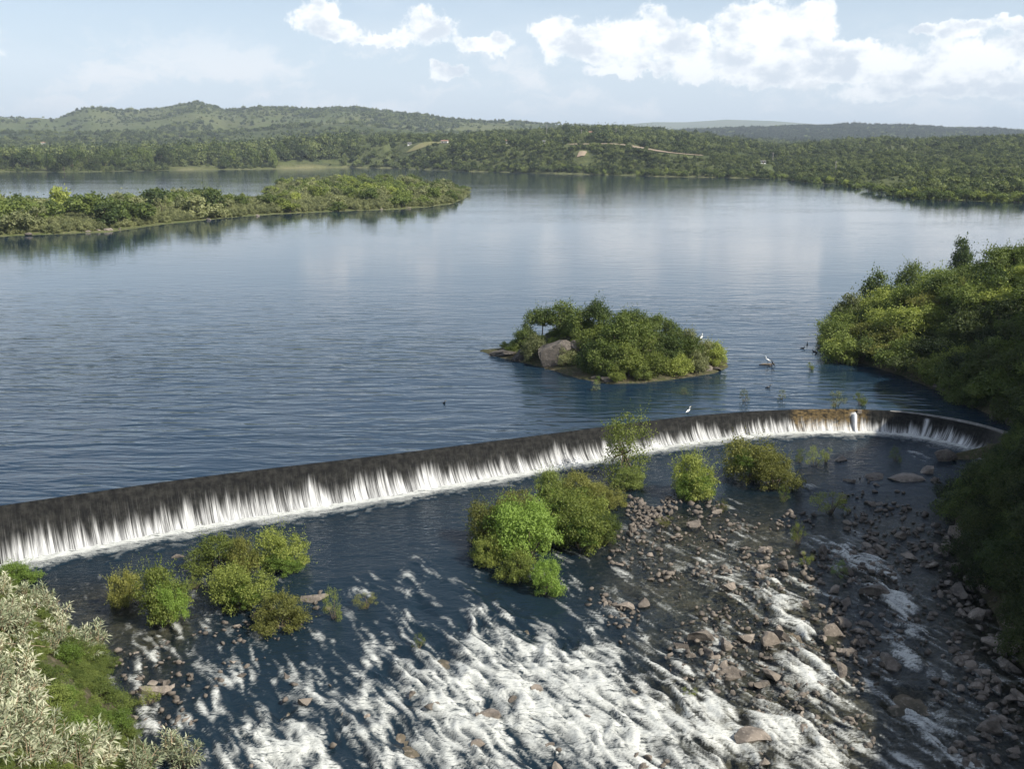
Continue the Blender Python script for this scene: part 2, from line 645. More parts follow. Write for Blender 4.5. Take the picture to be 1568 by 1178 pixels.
def right_bank_h(x, y):
    x = np.asarray(x, float)
    y = np.asarray(y, float)
    d, s = poly_dist(x, y, R_ALL)
    d = d * s * -1.0
    base = np.where(y > 107, 0.0, river_z(x, np.minimum(y, 107)))
    base = base * sstep(110 - y, 0, 6)
    n = (fbm(x * 0.06, y * 0.06, 4, 15) - 0.5)
    n2 = (fbm(x * 0.35, y * 0.35, 3, 16) - 0.5)
    slope = np.interp(y, [0, 60, 95, 112, 130, 165, 210], [1.15, 1.15, 1.15, 1.05, 0.45, 0.31, 0.22])
    top = np.interp(y, [0, 60, 100, 116, 135, 170, 230], [36, 36, 36, 35, 19, 10, 7.5])
    h = slope * np.maximum(d, 0) + 0.5 * np.sqrt(np.maximum(d, 0)) + np.interp(y, [0, 112, 128, 150], [0.9, 0.9, 0.20, 0.0]) * np.maximum(d - 9, 0)
    h = top - smax(top - h, 0 * h, top * 0.25)
    h = np.where(d > 0, h, 0.4 * d)
    return base - 0.1 + h + n * 5.0 * sstep(d, 0, 14) + n2 * 0.6 * sstep(d, -1, 2)


# ------------------------------------------------------------------ far land: height from skyline profiles, as a function of (x, y)
def prof(keys):
    ks = np.array(keys, float)
    return lambda u: np.interp(u, ks[:, 0], ks[:, 1])


P_HILL = prof([(-500, 182), (0, 179), (30, 182), (60, 180), (85, 183), (110, 176), (140, 164), (165, 169), (200, 171), (250, 167), (280, 162), (303, 157), (325, 163),
               (345, 170), (370, 169), (395, 165), (440, 165), (470, 168), (520, 166), (570, 170), (620, 174), (700, 185), (780, 188), (860, 191), (950, 200), (1100, 216), (2200, 230)])
P_FOOT = prof([(-500, 204), (0, 206), (200, 207), (300, 205), (400, 197), (480, 190), (530, 189), (590, 194), (650, 201), (760, 204), (900, 214), (2200, 230)])
P_MID = prof([(-500, 236), (300, 230), (430, 222), (520, 214), (600, 207), (700, 203), (800, 199), (880, 194), (940, 195), (1010, 198), (1100, 207), (1200, 220), (1300, 232), (2200, 240)])
P_BLUE = prof([(-600, 235), (780, 200), (860, 193), (890, 189), (910, 192), (960, 191), (1000, 188), (1050, 188), (1110, 184), (1180, 186), (1230, 190), (1300, 195), (2200, 205)])
P_DARK = prof([(-500, 240), (880, 214), (950, 206), (1050, 199), (1150, 195), (1240, 192), (1400, 193), (1450, 196), (1520, 197), (1568, 202), (1700, 206), (2300, 200)])
P_RIGHT = prof([(-500, 250), (1100, 240), (1180, 226), (1230, 219), (1300, 216), (1400, 213), (1500, 210), (1568, 207), (1800, 203), (2300, 200)])
P_KNOLL = prof([(-500, 290), (1270, 275), (1310, 250), (1340, 238), (1365, 233), (1390, 236), (1420, 244), (1460, 258), (1500, 275), (2300, 290)])
P_SHORE = prof([(-900, 266), (-300, 264), (0, 263), (100, 264), (260, 261), (400, 259), (530, 256.5), (600, 257.5), (700, 262), (800, 264.5), (900, 267),
                (1000, 270), (1100, 272), (1190, 274), (1235, 280), (1270, 283), (1300, 286), (1350, 297), (1385, 303), (1420, 307), (1480, 309), (1568, 312), (1800, 322), (2300, 340)])


def tanel(v):
    return np.tan(np.arctan((589.0 - v) / FPX) - PITCH)


def far_h(x, y):
    x = np.asarray(x, float)
    y = np.asarray(y, float)
    u = 784.0 + FPX / math.cos(PITCH) * x / np.maximum(y, 1.0)
    ys = -CAM_Z / tanel(P_SHORE(u)) * (1 + 0.012 * (fbm(u * 0.03, y * 0 + 3.3, 3, 40) - 0.5))

    def ridge(P, Rd, wf, wb, seed, wig=0.10):
        Rk = Rd * (1 + wig * (fbm(x / 900.0, x * 0 + seed, 3, seed) - 0.5))
        H = CAM_Z + Rk * tanel(P(u))
        dd = (y - Rk)
        g = np.exp(-np.abs(dd / np.where(dd < 0, wf, wb)) ** 1.7)
        return H * g
    n1 = fbm(x / 420.0, y / 420.0, 5, 21) - 0.5
    n2 = fbm(x / 120.0, y / 120.0, 4, 25) - 0.5
    rg = np.abs(fbm(x / 700.0, y / 700.0, 5, 33) - 0.5) * 2
    h = ridge(lambda u: P_MID(u) + 5.5, 2150, 900, 900, 51) * (1 + 0.10 * n1)
    h = smax(h, ridge(lambda u: P_RIGHT(u) + 5, 1750, 620, 900, 52) * (1 + 0.10 * n1), 4)
    h = smax(h, ridge(P_KNOLL, 1230, 190, 260, 53, 0.02), 3)
    h = smax(h, ridge(P_FOOT, 3100, 700, 900, 54) + 14 * n1, 6)
    h = smax(h, ridge(P_HILL, 4700, 1300, 1500, 55, 0.04) - 60 * rg * sstep(y, 3000, 3700) * sstep(4650 - y, 0, 500) + 34 * n1 * sstep(4700 - y, 0, 600), 10)
    h = smax(h, ridge(lambda u: P_DARK(u) + 2, 5600, 1300, 1500, 56, 0.03) + 24 * n1 * sstep(5500 - y, 0, 700), 10)
    h = smax(h, ridge(lambda u: P_BLUE(u) - 1, 14500, 3000, 3000, 57, 0.02), 10)
    low = 1.2 + 0.0035 * np.maximum(y - ys, 0) + 2.2 * n2 + 1.5 * n1
    h = smax(h, low, 3)
    h = h + 2.5 * n2 * sstep(y - ys, 60, 400)
    u2 = u + 8.0
    ys2 = -CAM_Z / tanel(P_SHORE(u2))
    grad = (ys2 + CAM_Z / tanel(P_SHORE(u))) / (8.0 * np.maximum(y, 1.0) * math.cos(PITCH) / FPX)
    e = (y - ys)
    e = e / np.where(e > 0, np.sqrt(1 + grad ** 2), 1.0)
    shore = sstep(e, -6, 90)
    return np.where(e > -6, -1.2 + (h + 1.2) * (0.07 * sstep(e, -6, 10) + 0.93 * shore), -1.2 + 0.03 * (e + 6))


# wooded spit and its back lobe, and the islet, all unprojected to the lake surface
SPIT_PX = [(-160, 385), (-60, 368), (0, 362), (60, 359), (110, 357), (160, 356), (200, 350), (250, 343), (300, 338), (360, 332), (420, 328), (480, 325), (540, 322), (600, 321), (650, 317),
           (690, 312), (708, 304), (717, 297), (690, 289), (640, 285.5), (580, 284), (500, 284), (440, 286), (404, 290), (400, 294), (425, 300), (436, 304), (400, 309),
           (340, 315), (270, 320), (200, 325), (120, 330), (40, 335), (-60, 338), (-160, 345)]
SPIT = [tuple(at_z(u, v)[:2]) for u, v in SPIT_PX]
ISLET = [(-4.8, 155.5), (-2.5, 151.5), (1.5, 147), (5.5, 141.5), (9, 136), (12.5, 132.8), (17, 133.5), (22, 136), (27.5, 139.5), (30.2, 143.5), (30.5, 148), (27, 153), (20, 158), (10, 160), (2, 159)]


def spit_h(x, y):
    ins = in_poly(x, y, SPIT)
    d, _ = poly_dist(x, y, SPIT + [SPIT[0]])
    d = np.where(ins, d, -d)
    n = fbm(np.asarray(x) / 9.0, np.asarray(y) / 14.0, 3, 61) - 0.5
    return np.where(d > 0, 0.25 + 1.9 * sstep(d, 0, 16) + 0.8 * n, 0.25 + 0.25 * d)


def islet_h(x, y):
    ins = in_poly(x, y, ISLET)
    d, _ = poly_dist(x, y, ISLET + [ISLET[0]])
    d = np.where(ins, d, -d)
    n = fbm(np.asarray(x) / 3.0, np.asarray(y) / 3.0, 4, 71) - 0.5
    return np.where(d > 0, 0.05 + 4.1 * sstep(d, -1, 11) + 1.1 * n * sstep(d, 0, 3), 0.05 + 0.5 * d + 0.3 * n)


# ------------------------------------------------------------------ ground materials
def earth_mat(name, c1, c2, c3, s1, s2, bump=0.4, bd=0.3):
    m, nt, out = new_mat(name)
    geo = nt.new('ShaderNodeNewGeometry')
    v = geo.outputs['Position']
    n1 = nt.noise(v, s1, 5, 0.6)
    n2 = nt.noise(v, s2, 6, 0.65)
    c = nt.mix(nt.smooth(n1, 0.38, 0.62), c1, c2)
    c = nt.mix(nt.smooth(n2, 0.48, 0.66), c, c3)
    pb = nt.new('ShaderNodeBsdfPrincipled')
    nt.l.new(c, pb.inputs['Base Color'])
    pb.inputs['Roughness'].default_value = 0.9
    pb.inputs['Specular IOR Level'].default_value = 0.15
    bp = nt.new('ShaderNodeBump')
    bp.inputs['Strength'].default_value = bump
    bp.inputs['Distance'].default_value = bd
    nt.put(bp.inputs['Height'], n2)
    nt.l.new(bp.outputs[0], pb.inputs['Normal'])
    nt.l.new(pb.outputs[0], out.inputs[0])
    return m


M['bank'] = earth_mat('bank_soil', (0.070, 0.060, 0.036), (0.055, 0.060, 0.026), (0.12, 0.10, 0.07), 0.3, 2.5)
M['spit'] = earth_mat('spit_soil', (0.095, 0.105, 0.040), (0.080, 0.098, 0.032), (0.16, 0.145, 0.085), 0.08, 0.7)
M['bed'] = earth_mat('river_bed_stones', (0.150, 0.125, 0.090), (0.080, 0.074, 0.056), (0.26, 0.22, 0.175), 0.5, 2.2, 0.8, 0.25)
M['deep'] = earth_mat('lake_bottom_mud', (0.05, 0.05, 0.04), (0.04, 0.045, 0.035), (0.06, 0.055, 0.045), 0.02, 0.2)


def far_mat():
    """grass and low scrub on the hills; the dark cover also paints in cloud shadow on some slopes"""
    m, nt, out = new_mat('hill_cover')
    geo = nt.new('ShaderNodeNewGeometry')
    v = geo.outputs['Position']
    n1 = nt.noise(v, 0.0026, 6, 0.62)
    n2 = nt.noise(v, 0.021, 6, 0.68)
    n3 = nt.noise(v, 0.075, 4, 0.6)
    at = nt.new('ShaderNodeAttribute', attribute_name='wood')
    grass = nt.mix(nt.smooth(n1, 0.36, 0.64), (0.074, 0.092, 0.034), (0.108, 0.116, 0.048))
    wood = nt.mix(nt.smooth(n3, 0.35, 0.65), (0.026, 0.040, 0.018), (0.060, 0.076, 0.030))
    f = nt.smooth(nt.math('ADD', nt.math('MULTIPLY_ADD', n2, 1.1, -0.55), at.outputs['Fac']), 0.34, 0.66)
    c = nt.mix(f, grass, wood)
    at2 = nt.new('ShaderNodeAttribute', attribute_name='strand')
    c = nt.mix(nt.math('MULTIPLY', at2.outputs['Fac'], nt.smooth(n2, 0.35, 0.6)), c, (0.215, 0.200, 0.105))
    pb = nt.new('ShaderNodeBsdfPrincipled')
    nt.l.new(c, pb.inputs['Base Color'])
    pb.inputs['Roughness'].default_value = 0.95
    pb.inputs['Specular IOR Level'].default_value = 0.1
    bp = nt.new('ShaderNodeBump')
    bp.inputs['Strength'].default_value = 0.7
    bp.inputs['Distance'].default_value = 9.0
    nt.put(bp.inputs['Height'], nt.math('ADD', n2, nt.math('MULTIPLY', n3, 0.6)))
    nt.l.new(bp.outputs[0], pb.inputs['Normal'])
    nt.l.new(pb.outputs[0], out.inputs[0])
    return m


M['far'] = far_mat()


def heightfield(name, xs, ys, hf, mat, mask=None, kind='structure', label=None):
    X, Y = np.meshgrid(xs, ys, indexing='ij')
    Z = hf(X, Y)
    V = np.stack([X, Y, Z], -1).reshape(-1, 3)
    Fc = grid_faces(len(xs), len(ys))
    if mask is not None:
        mk = mask(X, Y, Z).reshape(-1)
        Fc = Fc[mk[Fc].any(axis=1)]
        used = np.zeros(len(V), bool)
        used[Fc.ravel()] = True
        idx = np.cumsum(used) - 1
        V, Fc = V[used], idx[Fc]
    me = mesh_np(name, V, Fc, True)
    return link(name, me, mat, kind=kind, label=label)


# base sheet to the horizon
me = mesh_np('ground', [(-45000, -3000, -16), (45000, -3000, -16), (45000, 60000, -16), (-45000, 60000, -16)], [(0, 1, 2, 3)])
link('ground', me, M['deep'], kind='structure', label='low ground under the lake and valley')

# far land
S_ = np.linspace(-0.80, 0.80, 620)
Yg = np.concatenate([np.linspace(430, 900, 70)[:-1], np.linspace(900, 1700, 110)[:-1], np.geomspace(1700, 6600, 210)[:-1], np.geomspace(6600, 22000, 60)])
SS, YY = np.meshgrid(S_, Yg, indexing='ij')
XX = SS * YY
ZZ = far_h(XX, YY)
UU = 784 + FPX / math.cos(PITCH) * SS
wood = 0.42 + 0.35 * sstep(UU, 900, 1150) * sstep(YY, 3200, 4300) + 0.22 * sstep(YY, 2400, 2800) * sstep(3350 - YY, 0, 300) \
    + 0.9 * (fbm(XX / 900, YY / 900, 4, 81) - 0.5) + 0.20 * sstep(YY, 900, 1300) * sstep(3000 - YY, 0, 900) - 0.22 * sstep(YY, 3500, 4100) * sstep(900 - UU, 0, 250)  # extra dark cover on foothills and right hill stands in for cloud shadow
wood = np.where(YY > 9000, 0.25, wood)
ysx = -CAM_Z / tanel(P_SHORE(UU))
strand = 0.7 * sstep(YY - ysx, -8, 4) * sstep(9 - (YY - ysx), 0, 6)
for (ua, ub, d0, d1) in ((250, 350, 0, 60), (400, 520, 0, 50), (20, 230, 0, 30)):
    strand = np.maximum(strand, sstep(UU, ua, ua + 40) * sstep(ub - UU, 0, 40) * sstep(d1 - (YY - ysx), 0, 60) * sstep(YY - ysx, -8, 4))
me = mesh_np('hills', np.stack([XX, YY, ZZ], -1).reshape(-1, 3), grid_faces(len(S_), len(Yg)), True,
             {'wood': np.clip(wood, 0, 1.2).ravel(), 'strand': np.clip(strand, 0, 1).ravel()})
link('hills', me, M['far'], kind='structure', label='wooded hills around the far side of the lake')

heightfield('spit', np.linspace(-260, 0, 200), np.linspace(270, 760, 330), spit_h, M['spit'],
            mask=lambda X, Y, Z: Z > -0.9, label='low wooded spit of land')
heightfield('islet', np.linspace(-9, 34, 110), np.linspace(128, 164, 100), islet_h, M['bank'],
            mask=lambda X, Y, Z: Z > -1.6, label='small rocky islet above the weir')
heightfield('left_bank', np.linspace(-78, 14, 150), np.linspace(8, 84, 130), left_bank_h, M['bank'],
            mask=lambda X, Y, Z: Z > river_z(X, Y) - 1.3, label='steep left river bank')
heightfield('right_bank', np.linspace(26, 175, 200), np.linspace(10, 270, 300), right_bank_h, M['bank'],
            mask=lambda X, Y, Z: Z > np.where(Y > 108, 0, river_z(X, Y)) - 1.3, label='steep wooded right bank')


# ------------------------------------------------------------------ water
def lake_mat():
    m, nt, out = new_mat('lake_water')
    geo = nt.new('ShaderNodeNewGeometry')
    p = geo.outputs['Position']
    # three trains of wind ripples; the crests run from upper left to lower right
    w1 = nt.noise(nt.mapping(p, rot=(0, 0, R(20)), scale=(0.17, 0.62, 1)), 1.0, 2, 0.45, 0.5)
    w2 = nt.noise(nt.mapping(p, rot=(0, 0, R(38)), scale=(0.75, 2.1, 1)), 1.0, 3, 0.55, 0.3)
    w3 = nt.noise(nt.mapping(p, rot=(0, 0, R(8)), scale=(0.08, 0.27, 1)), 1.0, 3, 0.5, 0.4)
    gust = nt.noise(nt.mapping(p, rot=(0, 0, R(12)), scale=(0.010, 0.018, 1)), 1.0, 4, 0.55)
    g = nt.smooth(gust, 0.34, 0.66, 0.45, 1.15)
    h = nt.math('ADD', nt.math('MULTIPLY', w1, 0.125), nt.math('MULTIPLY', w2, 0.016))
    h = nt.math('ADD', h, nt.math('MULTIPLY', w3, 0.075))
    sp = nt.new('ShaderNodeSeparateXYZ')
    nt.l.new(p, sp.inputs[0])
    h = nt.math('MULTIPLY', nt.math('MULTIPLY', h, g), nt.smooth(sp.outputs[1], 90, 250, 2.7, 0.30))
    bp = nt.new('ShaderNodeBump')
    bp.inputs['Strength'].default_value = 1.0
    bp.inputs['Distance'].default_value = 1.0
    nt.put(bp.inputs['Height'], h)
    pb = nt.new('ShaderNodeBsdfPrincipled')
    pb.inputs['Base Color'].default_value = (0.010, 0.025, 0.044, 1)
    pb.inputs['Roughness'].default_value = 0.06
    pb.inputs['IOR'].default_value = 1.333
    nt.l.new(bp.outputs[0], pb.inputs['Normal'])
    nt.l.new(pb.outputs[0], out.inputs[0])
    return m


M['lake'] = lake_mat()
cx = CREST[::6]
lv, lf = [], []
for i, (x, y) in enumerate(cx):
    lv.append((x, y, 0.0))
    s = (x / 56.0)
    lv.append((s * 150, 240, 0.0))
    lv.append((s * 1600, 1500, 0.0))
    lv.append((s * 2900, 2600, 0.0))
for i in range(len(cx) - 1):
    for k in range(3):
        a = i * 4 + k
        lf.append((a, a + 4, a + 5, a + 1))
# water beyond both ends of the weir
b = len(lv)
lv += [(-70.0, 71.0, 0), (-300, 100, 0), (-187.5, 240, 0), (-2000, 1500, 0), (-900, 300, 0), (-6000, 1200, 0), (-3625, 2600, 0),
       (53.8, 104, 0), (58, 104, 0), (144.1, 240, 0), (240, 180, 0), (1537, 1500, 0), (2400, 900, 0), (2786, 2600, 0), (5000, 2000, 0)]
lf += [(b, b + 2, b + 1, b + 1), (b + 1, b + 2, b + 3, b + 4), (b + 4, b + 3, b + 6, b + 5),
       (b + 7, b + 8, b + 10, b + 9), (b + 9, b + 10, b + 12, b + 11), (b + 11, b + 12, b + 14, b + 13)]
me = bpy.data.meshes.new('lake')
me.from_pydata(lv, [], [tuple(dict.fromkeys(f)) for f in lf])
me.update()
lake = link('lake', me, M['lake'], kind='structure', label='calm blue reservoir lake with wind ripples')

# --- river below the weir: displaced sheet with foam
GR = 0.145
gx = np.arange(-56, 56, GR)
gy = np.arange(50, 121, GR)
RX, RY = np.meshgrid(gx, gy, indexing='ij')
RZ0 = river_z(RX, RY)
# foam density map from places along the rapids (picture positions carried to the river surface)
foam_spots = [(560, 905, 40, .30), (645, 880, 45, .34), (730, 905, 40, .34), (640, 945, 40, .40), (760, 960, 60, .58), (720, 985, 45, .5), (590, 1000, 60, .38),
              (830, 1000, 60, .75), (700, 1050, 80, .9), (600, 1060, 60, .75), (800, 1080, 90, .95), (900, 1050, 80, .9), (880, 1140, 100, .85), (700, 1140, 90, .9),
              (600, 1150, 70, .8), (400, 1130, 60, .7), (430, 1168, 60, .95), (340, 1050, 50, .42), (450, 1090, 60, .5), (520, 1120, 60, .55), (1000, 1100, 80, .85),
              (990, 1160, 80, .85), (1100, 1140, 80, .75), (1050, 1060, 60, .45), (1190, 1110, 60, .75), (1260, 1140, 70, .75), (1240, 1040, 36, 1.25), (1215, 960, 30, .95), (1250, 985, 32, .55),
              (1200, 915, 34, .8), (1060, 860, 30, .42), (1110, 900, 40, .36), (1170, 860, 40, .34), (1100, 960, 60, .34), (1320, 868, 36, .95), (1380, 925, 24, 1.3), (1395, 960, 16, 1.2), (1400, 1090, 34, 1.25),
              (1430, 1110, 30, 1.2), (1470, 1160, 28, 1.2), (1390, 1010, 18, 1.2), (1345, 880, 24, .5), (1130, 780, 20, .35), (1240, 747, 10, .6), (1410, 700, 14, .5), (1000, 980, 60, .36),
              (950, 940, 50, .30), (300, 960, 40, .30), (240, 960, 30, .35), (480, 985, 50, .32), (1000, 900, 40, .2), (220, 1130, 40, .6), (300, 1160, 50, .7), (230, 1010, 40, .45), (1290, 920, 30, .3)]
dens = np.full(RX.shape, 0.02)
turb = np.zeros(RX.shape)
for (u, v, r, a) in foam_spots:
    p = on_river(u, v)
    dist = math.sqrt(p[0] ** 2 + p[1] ** 2 + (CAM_Z - p[2]) ** 2)
    rx = r * dist / FPX
    ry = rx / max(0.35, (CAM_Z - p[2]) / dist) * 0.8
    g = np.exp(-(((RX - p[0]) / rx) ** 2 + ((RY - p[1]) / ry) ** 2))
    a = a * 0.76
    dens = np.maximum(dens, a * g) * 0.72 + 0.28 * np.minimum(dens + a * g, 1.0)
dens = np.clip(dens, 0, 1)
turb = sstep(dens, 0.03, 0.6)
# flow aligned noise: streaks run downstream, towards the camera and to the right
al = 0.52 * RX - 0.85 * RY
ac = 0.85 * RX + 0.52 * RY
fx = RX + 0.16 * (RY - 80)
wx = (fbm(RX * 0.30, RY * 0.30, 3, 101) - 0.5) * 1.5
wy = (fbm(RX * 0.30 + 50, RY * 0.30, 3, 103) - 0.5) * 1.5
stand = 1 - np.abs(2 * fbm((ac + wx) * 0.42, (al + wy) * 0.15, 4, 110, 0.55) - 1)          # standing waves
stand2 = 1 - np.abs(2 * fbm((ac + wx) * 1.1, (al + wy) * 0.30, 4, 115, 0.6) - 1)
streak = fbm((ac + wx * .8) * 2.6, (al + wy * .8) * 0.42, 3, 119, 0.6)
fine = 0.6 * fbm((ac + wx * .6) * 2.8, (al + wy * .6) * 0.75, 4, 120, 0.65) + 0.4 * fbm((ac + wx) * 1.9, (al + wy) * 1.5, 4, 122, 0.65)
hgt = turb * ((stand - 0.75) * 1.1 + (stand2 - 0.72) * 0.38 + (fine - 0.5) * 0.12 + (streak - 0.5) * 0.10)
rip = (fbm(fx * 0.9, RY * 1.6, 4, 130) - 0.5) * 0.07
fm = 0.40 * (stand - 0.74) / 0.17 + 0.34 * (stand2 - 0.74) / 0.17 + 0.55 * (fine - 0.5) / 0.13 + 0.55 * (streak - 0.5) / 0.15
dens = np.maximum(dens, 0.16 * sstep(RX + 0.25 * (RY - 60), -2, 8) * sstep(100 - RY, 0, 14) * sstep(36 - RX, 0, 6))
dens = np.maximum(dens, 0.14 * sstep(86 - RY, 0, 8))
dens = np.maximum(dens, 0.26 * sstep(74 - RY, 0, 9))
dens = np.maximum(dens, 0.40 * sstep(66 - RY, 0, 6) * sstep(20 - RX, 0, 8))
foam = np.clip((fm * 0.34 + 1.0 * dens - 0.33) / 0.70, 0, 1) * sstep(dens, 0.05, 0.2)
# foam belt along the foot of the weir
bd, bs = poly_dist(RX, RY, [tuple(q) for q in BASE[::12]])
outd = bd * -bs
wig = fbm(RX * 0.45, RY * 0.45, 3, 140)
wig2 = fbm(RX * 1.7, RY * 1.7, 3, 141)
belt_w = 0.55 + 1.5 * wig + np.interp(RX, [-56, -30, 5, 40, 50], [0.55, 0.35, 0.0, 0.1, 0.5])
belt = sstep(belt_w - outd, -0.35, 0.25) * (outd > -1.2)
belt = np.maximum(belt, 0.42 * sstep(belt_w * 2.1 - outd + (wig2 - 0.5) * 3.0, 0.4, 1.4) * sstep(wig2, 0.5, 0.62))
belt *= sstep(52.5 - RX, 0, 3.0)
foam = np.maximum(foam, belt * (0.55 + 0.45 * sstep(0.9 - outd, 0, 0.6)))
hgt = hgt + rip + 0.22 * belt * (0.4 + wig2)
# shallows on the right and around the shrubs: stony bed shows through
shal = sstep(RX + 0.10 * (RY - 70), 1, 16) * sstep(103 - RY + RX * 0.1, 0, 22)
shal = np.maximum(shal, sstep(-18 - RX, 0, 8) * sstep(82 - RY, 0, 6) * 0.8)
shal = np.clip(shal * (0.62 + 0.9 * fbm(RX * 0.22, RY * 0.22, 4, 150)), 0, 1)
RZ = RZ0 + hgt
ldist = left_bank_h(RX, RY) < RZ0 + 0.8
rdist = right_bank_h(RX, RY) < RZ0 + 0.8
mk = (outd > -0.6) & ldist & rdist & (RY > 50)
mk &= (np.abs(RX) < RY * 0.56 + 6)
Fc = grid_faces(len(gx), len(gy))
keep = mk.reshape(-1)[Fc].all(axis=1)
Fc = Fc[keep]
used = np.zeros(RX.size, bool)
used[Fc.ravel()] = True
idx = np.cumsum(used) - 1
V = np.stack([RX, RY, RZ], -1).reshape(-1, 3)[used]


def river_mat():
    m, nt, out = new_mat('river_water')
    geo = nt.new('ShaderNodeNewGeometry')
    p = geo.outputs['Position']
    fo = nt.new('ShaderNodeAttribute', attribute_name='foam').outputs['Fac']
    sh = nt.new('ShaderNodeAttribute', attribute_name='shallow').outputs['Fac']
    wv = nt.vmath('SCALE', nt.vmath('SUBTRACT', nt.noise(p, 0.55, 3, 0.55, out='Color'), (.5, .5, .5)))
    wv.node.inputs['Scale'].default_value = 0.8
    pw = nt.vmath('ADD', p, wv)
    q = nt.mapping(pw, rot=(0, 0, R(-31.5)), scale=(0.42, 1.25, 1))
    q2 = nt.mapping(pw, rot=(0, 0, R(-31.5)), scale=(0.5, 1.0, 1))
    # rotated so that the fast axis lies across the current
    n1 = nt.noise(nt.mapping(pw, rot=(0, 0, R(58.5)), scale=(0.14, 1.0, 1)), 4.2, 6, 0.74, 0.12)
    n2 = nt.noise(nt.mapping(pw, rot=(0, 0, R(58.5)), scale=(0.28, 1.0, 1)), 13.0, 4, 0.74, 0.12)
    ridge = lambda n: nt.math('SUBTRACT', 1.0, nt.math('ABSOLUTE', nt.math('MULTIPLY_ADD', n, 2.0, -1.0)))
    lace = nt.math('ADD', nt.math('MULTIPLY', ridge(n1), 0.62), nt.math('MULTIPLY', ridge(n2), 0.38))
    f = nt.math('MULTIPLY_ADD', lace, 2.0, -1.6)
    f = nt.math('ADD', f, nt.math('MULTIPLY', nt.math('SUBTRACT', n1, 0.5), 1.0))
    f = nt.math('ADD', f, nt.math('MULTIPLY', fo, 0.71))
    f = nt.math('MULTIPLY', nt.smooth(f, 0.22, 1.30), nt.smooth(fo, 0.02, 0.22))
    r1 = nt.noise(nt.mapping(p, rot=(0, 0, R(14)), scale=(0.8, 1.7, 1)), 1.3, 4, 0.6, 0.5)
    bp = nt.new('ShaderNodeBump')
    bp.inputs['Strength'].default_value = 1.0
    bp.inputs['Distance'].default_value = 1.0
    nt.put(bp.inputs['Height'], nt.math('ADD', nt.math('MULTIPLY', r1, 0.11), nt.math('MULTIPLY', n2, 0.010)))
    deep = nt.new('ShaderNodeBsdfDiffuse')
    deep.inputs[0].default_value = (0.008, 0.018, 0.028, 1)
    clear = nt.new('ShaderNodeBsdfTransparent')
    clear.inputs[0].default_value = (0.62, 0.66, 0.62, 1)
    body = nt.new('ShaderNodeMixShader')
    nt.put(body.inputs[0], nt.math('MULTIPLY', sh, 0.95))
    nt.l.new(deep.outputs[0], body.inputs[1])
    nt.l.new(clear.outputs[0], body.inputs[2])
    gl = nt.new('ShaderNodeBsdfGlossy')
    gl.inputs['Roughness'].default_value = 0.10
    nt.l.new(bp.outputs[0], gl.inputs['Normal'])
    fr = nt.new('ShaderNodeFresnel')
    fr.inputs[0].default_value = 1.333
    nt.l.new(bp.outputs[0], fr.inputs['Normal'])
    wat = nt.new('ShaderNodeMixShader')
    nt.l.new(fr.outputs[0], wat.inputs[0])
    nt.l.new(body.outputs[0], wat.inputs[1])
    nt.l.new(gl.outputs[0], wat.inputs[2])
    fb = nt.new('ShaderNodeBsdfPrincipled')
    fb.inputs['Base Color'].default_value = (0.70, 0.715, 0.675, 1)
    fb.inputs['Subsurface Weight'].default_value = 0.0
    fb.inputs['Roughness'].default_value = 0.7
    bp2 = nt.new('ShaderNodeBump')
    bp2.inputs['Strength'].default_value = 0.5
    bp2.inputs['Distance'].default_value = 0.10
    nt.put(bp2.inputs['Height'], nt.math('ADD', n1, nt.math('MULTIPLY', n2, 0.6)))
    nt.l.new(bp2.outputs[0], fb.inputs['Normal'])
    mx = nt.new('ShaderNodeMixShader')
    nt.l.new(f, mx.inputs[0])
    nt.l.new(wat.outputs[0], mx.inputs[1])
    nt.l.new(fb.outputs[0], mx.inputs[2])
    nt.l.new(mx.outputs[0], out.inputs[0])
    return m


M['river'] = river_mat()
me = mesh_np('river', V, idx[Fc], True, {'foam': foam.reshape(-1)[used], 'shallow': shal.reshape(-1)[used]})
link('river', me, M['river'], kind='structure', label='dark river with white rapids below the weir')


def bed_h(x, y):
    return river_z(x, y) - 0.42 + 0.75 * (fbm(np.asarray(x) * 0.45, np.asarray(y) * 0.45, 4, 160) - 0.5) + 0.35 * (fbm(np.asarray(x) * 1.6, np.asarray(y) * 1.6, 3, 165) - 0.5)


heightfield('river_bed', np.arange(-58, 62, 0.4), np.arange(46, 124, 0.4), bed_h, M['bed'], label='stony river bed')


# ------------------------------------------------------------------ weir
def weir_profile(t):
    """t 0..1 from crest to toe -> horizontal run and drop, both 0..1: rounded crest, straight face, flared toe"""
    run = 0.16 * t ** 0.6 + 0.50 * t ** 1.3 + 0.34 * t ** 3.2
    drp = 1 - (1 - sstep(t, -0.12, 1.0)) / (1 - float(sstep(np.array(-0.0), -0.12, 1.0)))
    drp = 0.55 * drp + 0.45 * t
    return run, drp


weir = empty('weir', (0, 0, 0), 'long curved concrete weir with a white curtain of falling water', 'weir')
step = 1
nT = 30
tt = np.linspace(0, 1, nT)
run, drp = weir_profile(tt)
nC = len(CREST)
rib = (fbm(CREST_S * 1.6, CREST_S * 0, 4, 170, 0.6) - 0.5)
Wx = np.zeros((nC, nT, 3))
for k in range(nT):
    o = (CREST_D * RUN) * run[k] + 0.10 + rib * 0.30 * tt[k]
    if k == 0:
        o = 0 * CREST_D + 0.0
    Wx[:, k, :2] = CREST + CREST_N * o[:, None]
    Wx[:, k, 2] = -CREST_D * drp[k] - (0.0 if k else -0.003)
uvw = np.zeros((nC, nT, 2))
uvw[..., 0] = CREST_S[:, None]
uvw[..., 1] = tt[None, :]
S_OF_X = lambda x: float(np.interp(x, CREST[:, 0], CREST_S))
S_BROWN0, S_BROWN1 = S_OF_X(at_z(1212, 628)[0]), S_OF_X(at_z(1326, 627)[0])
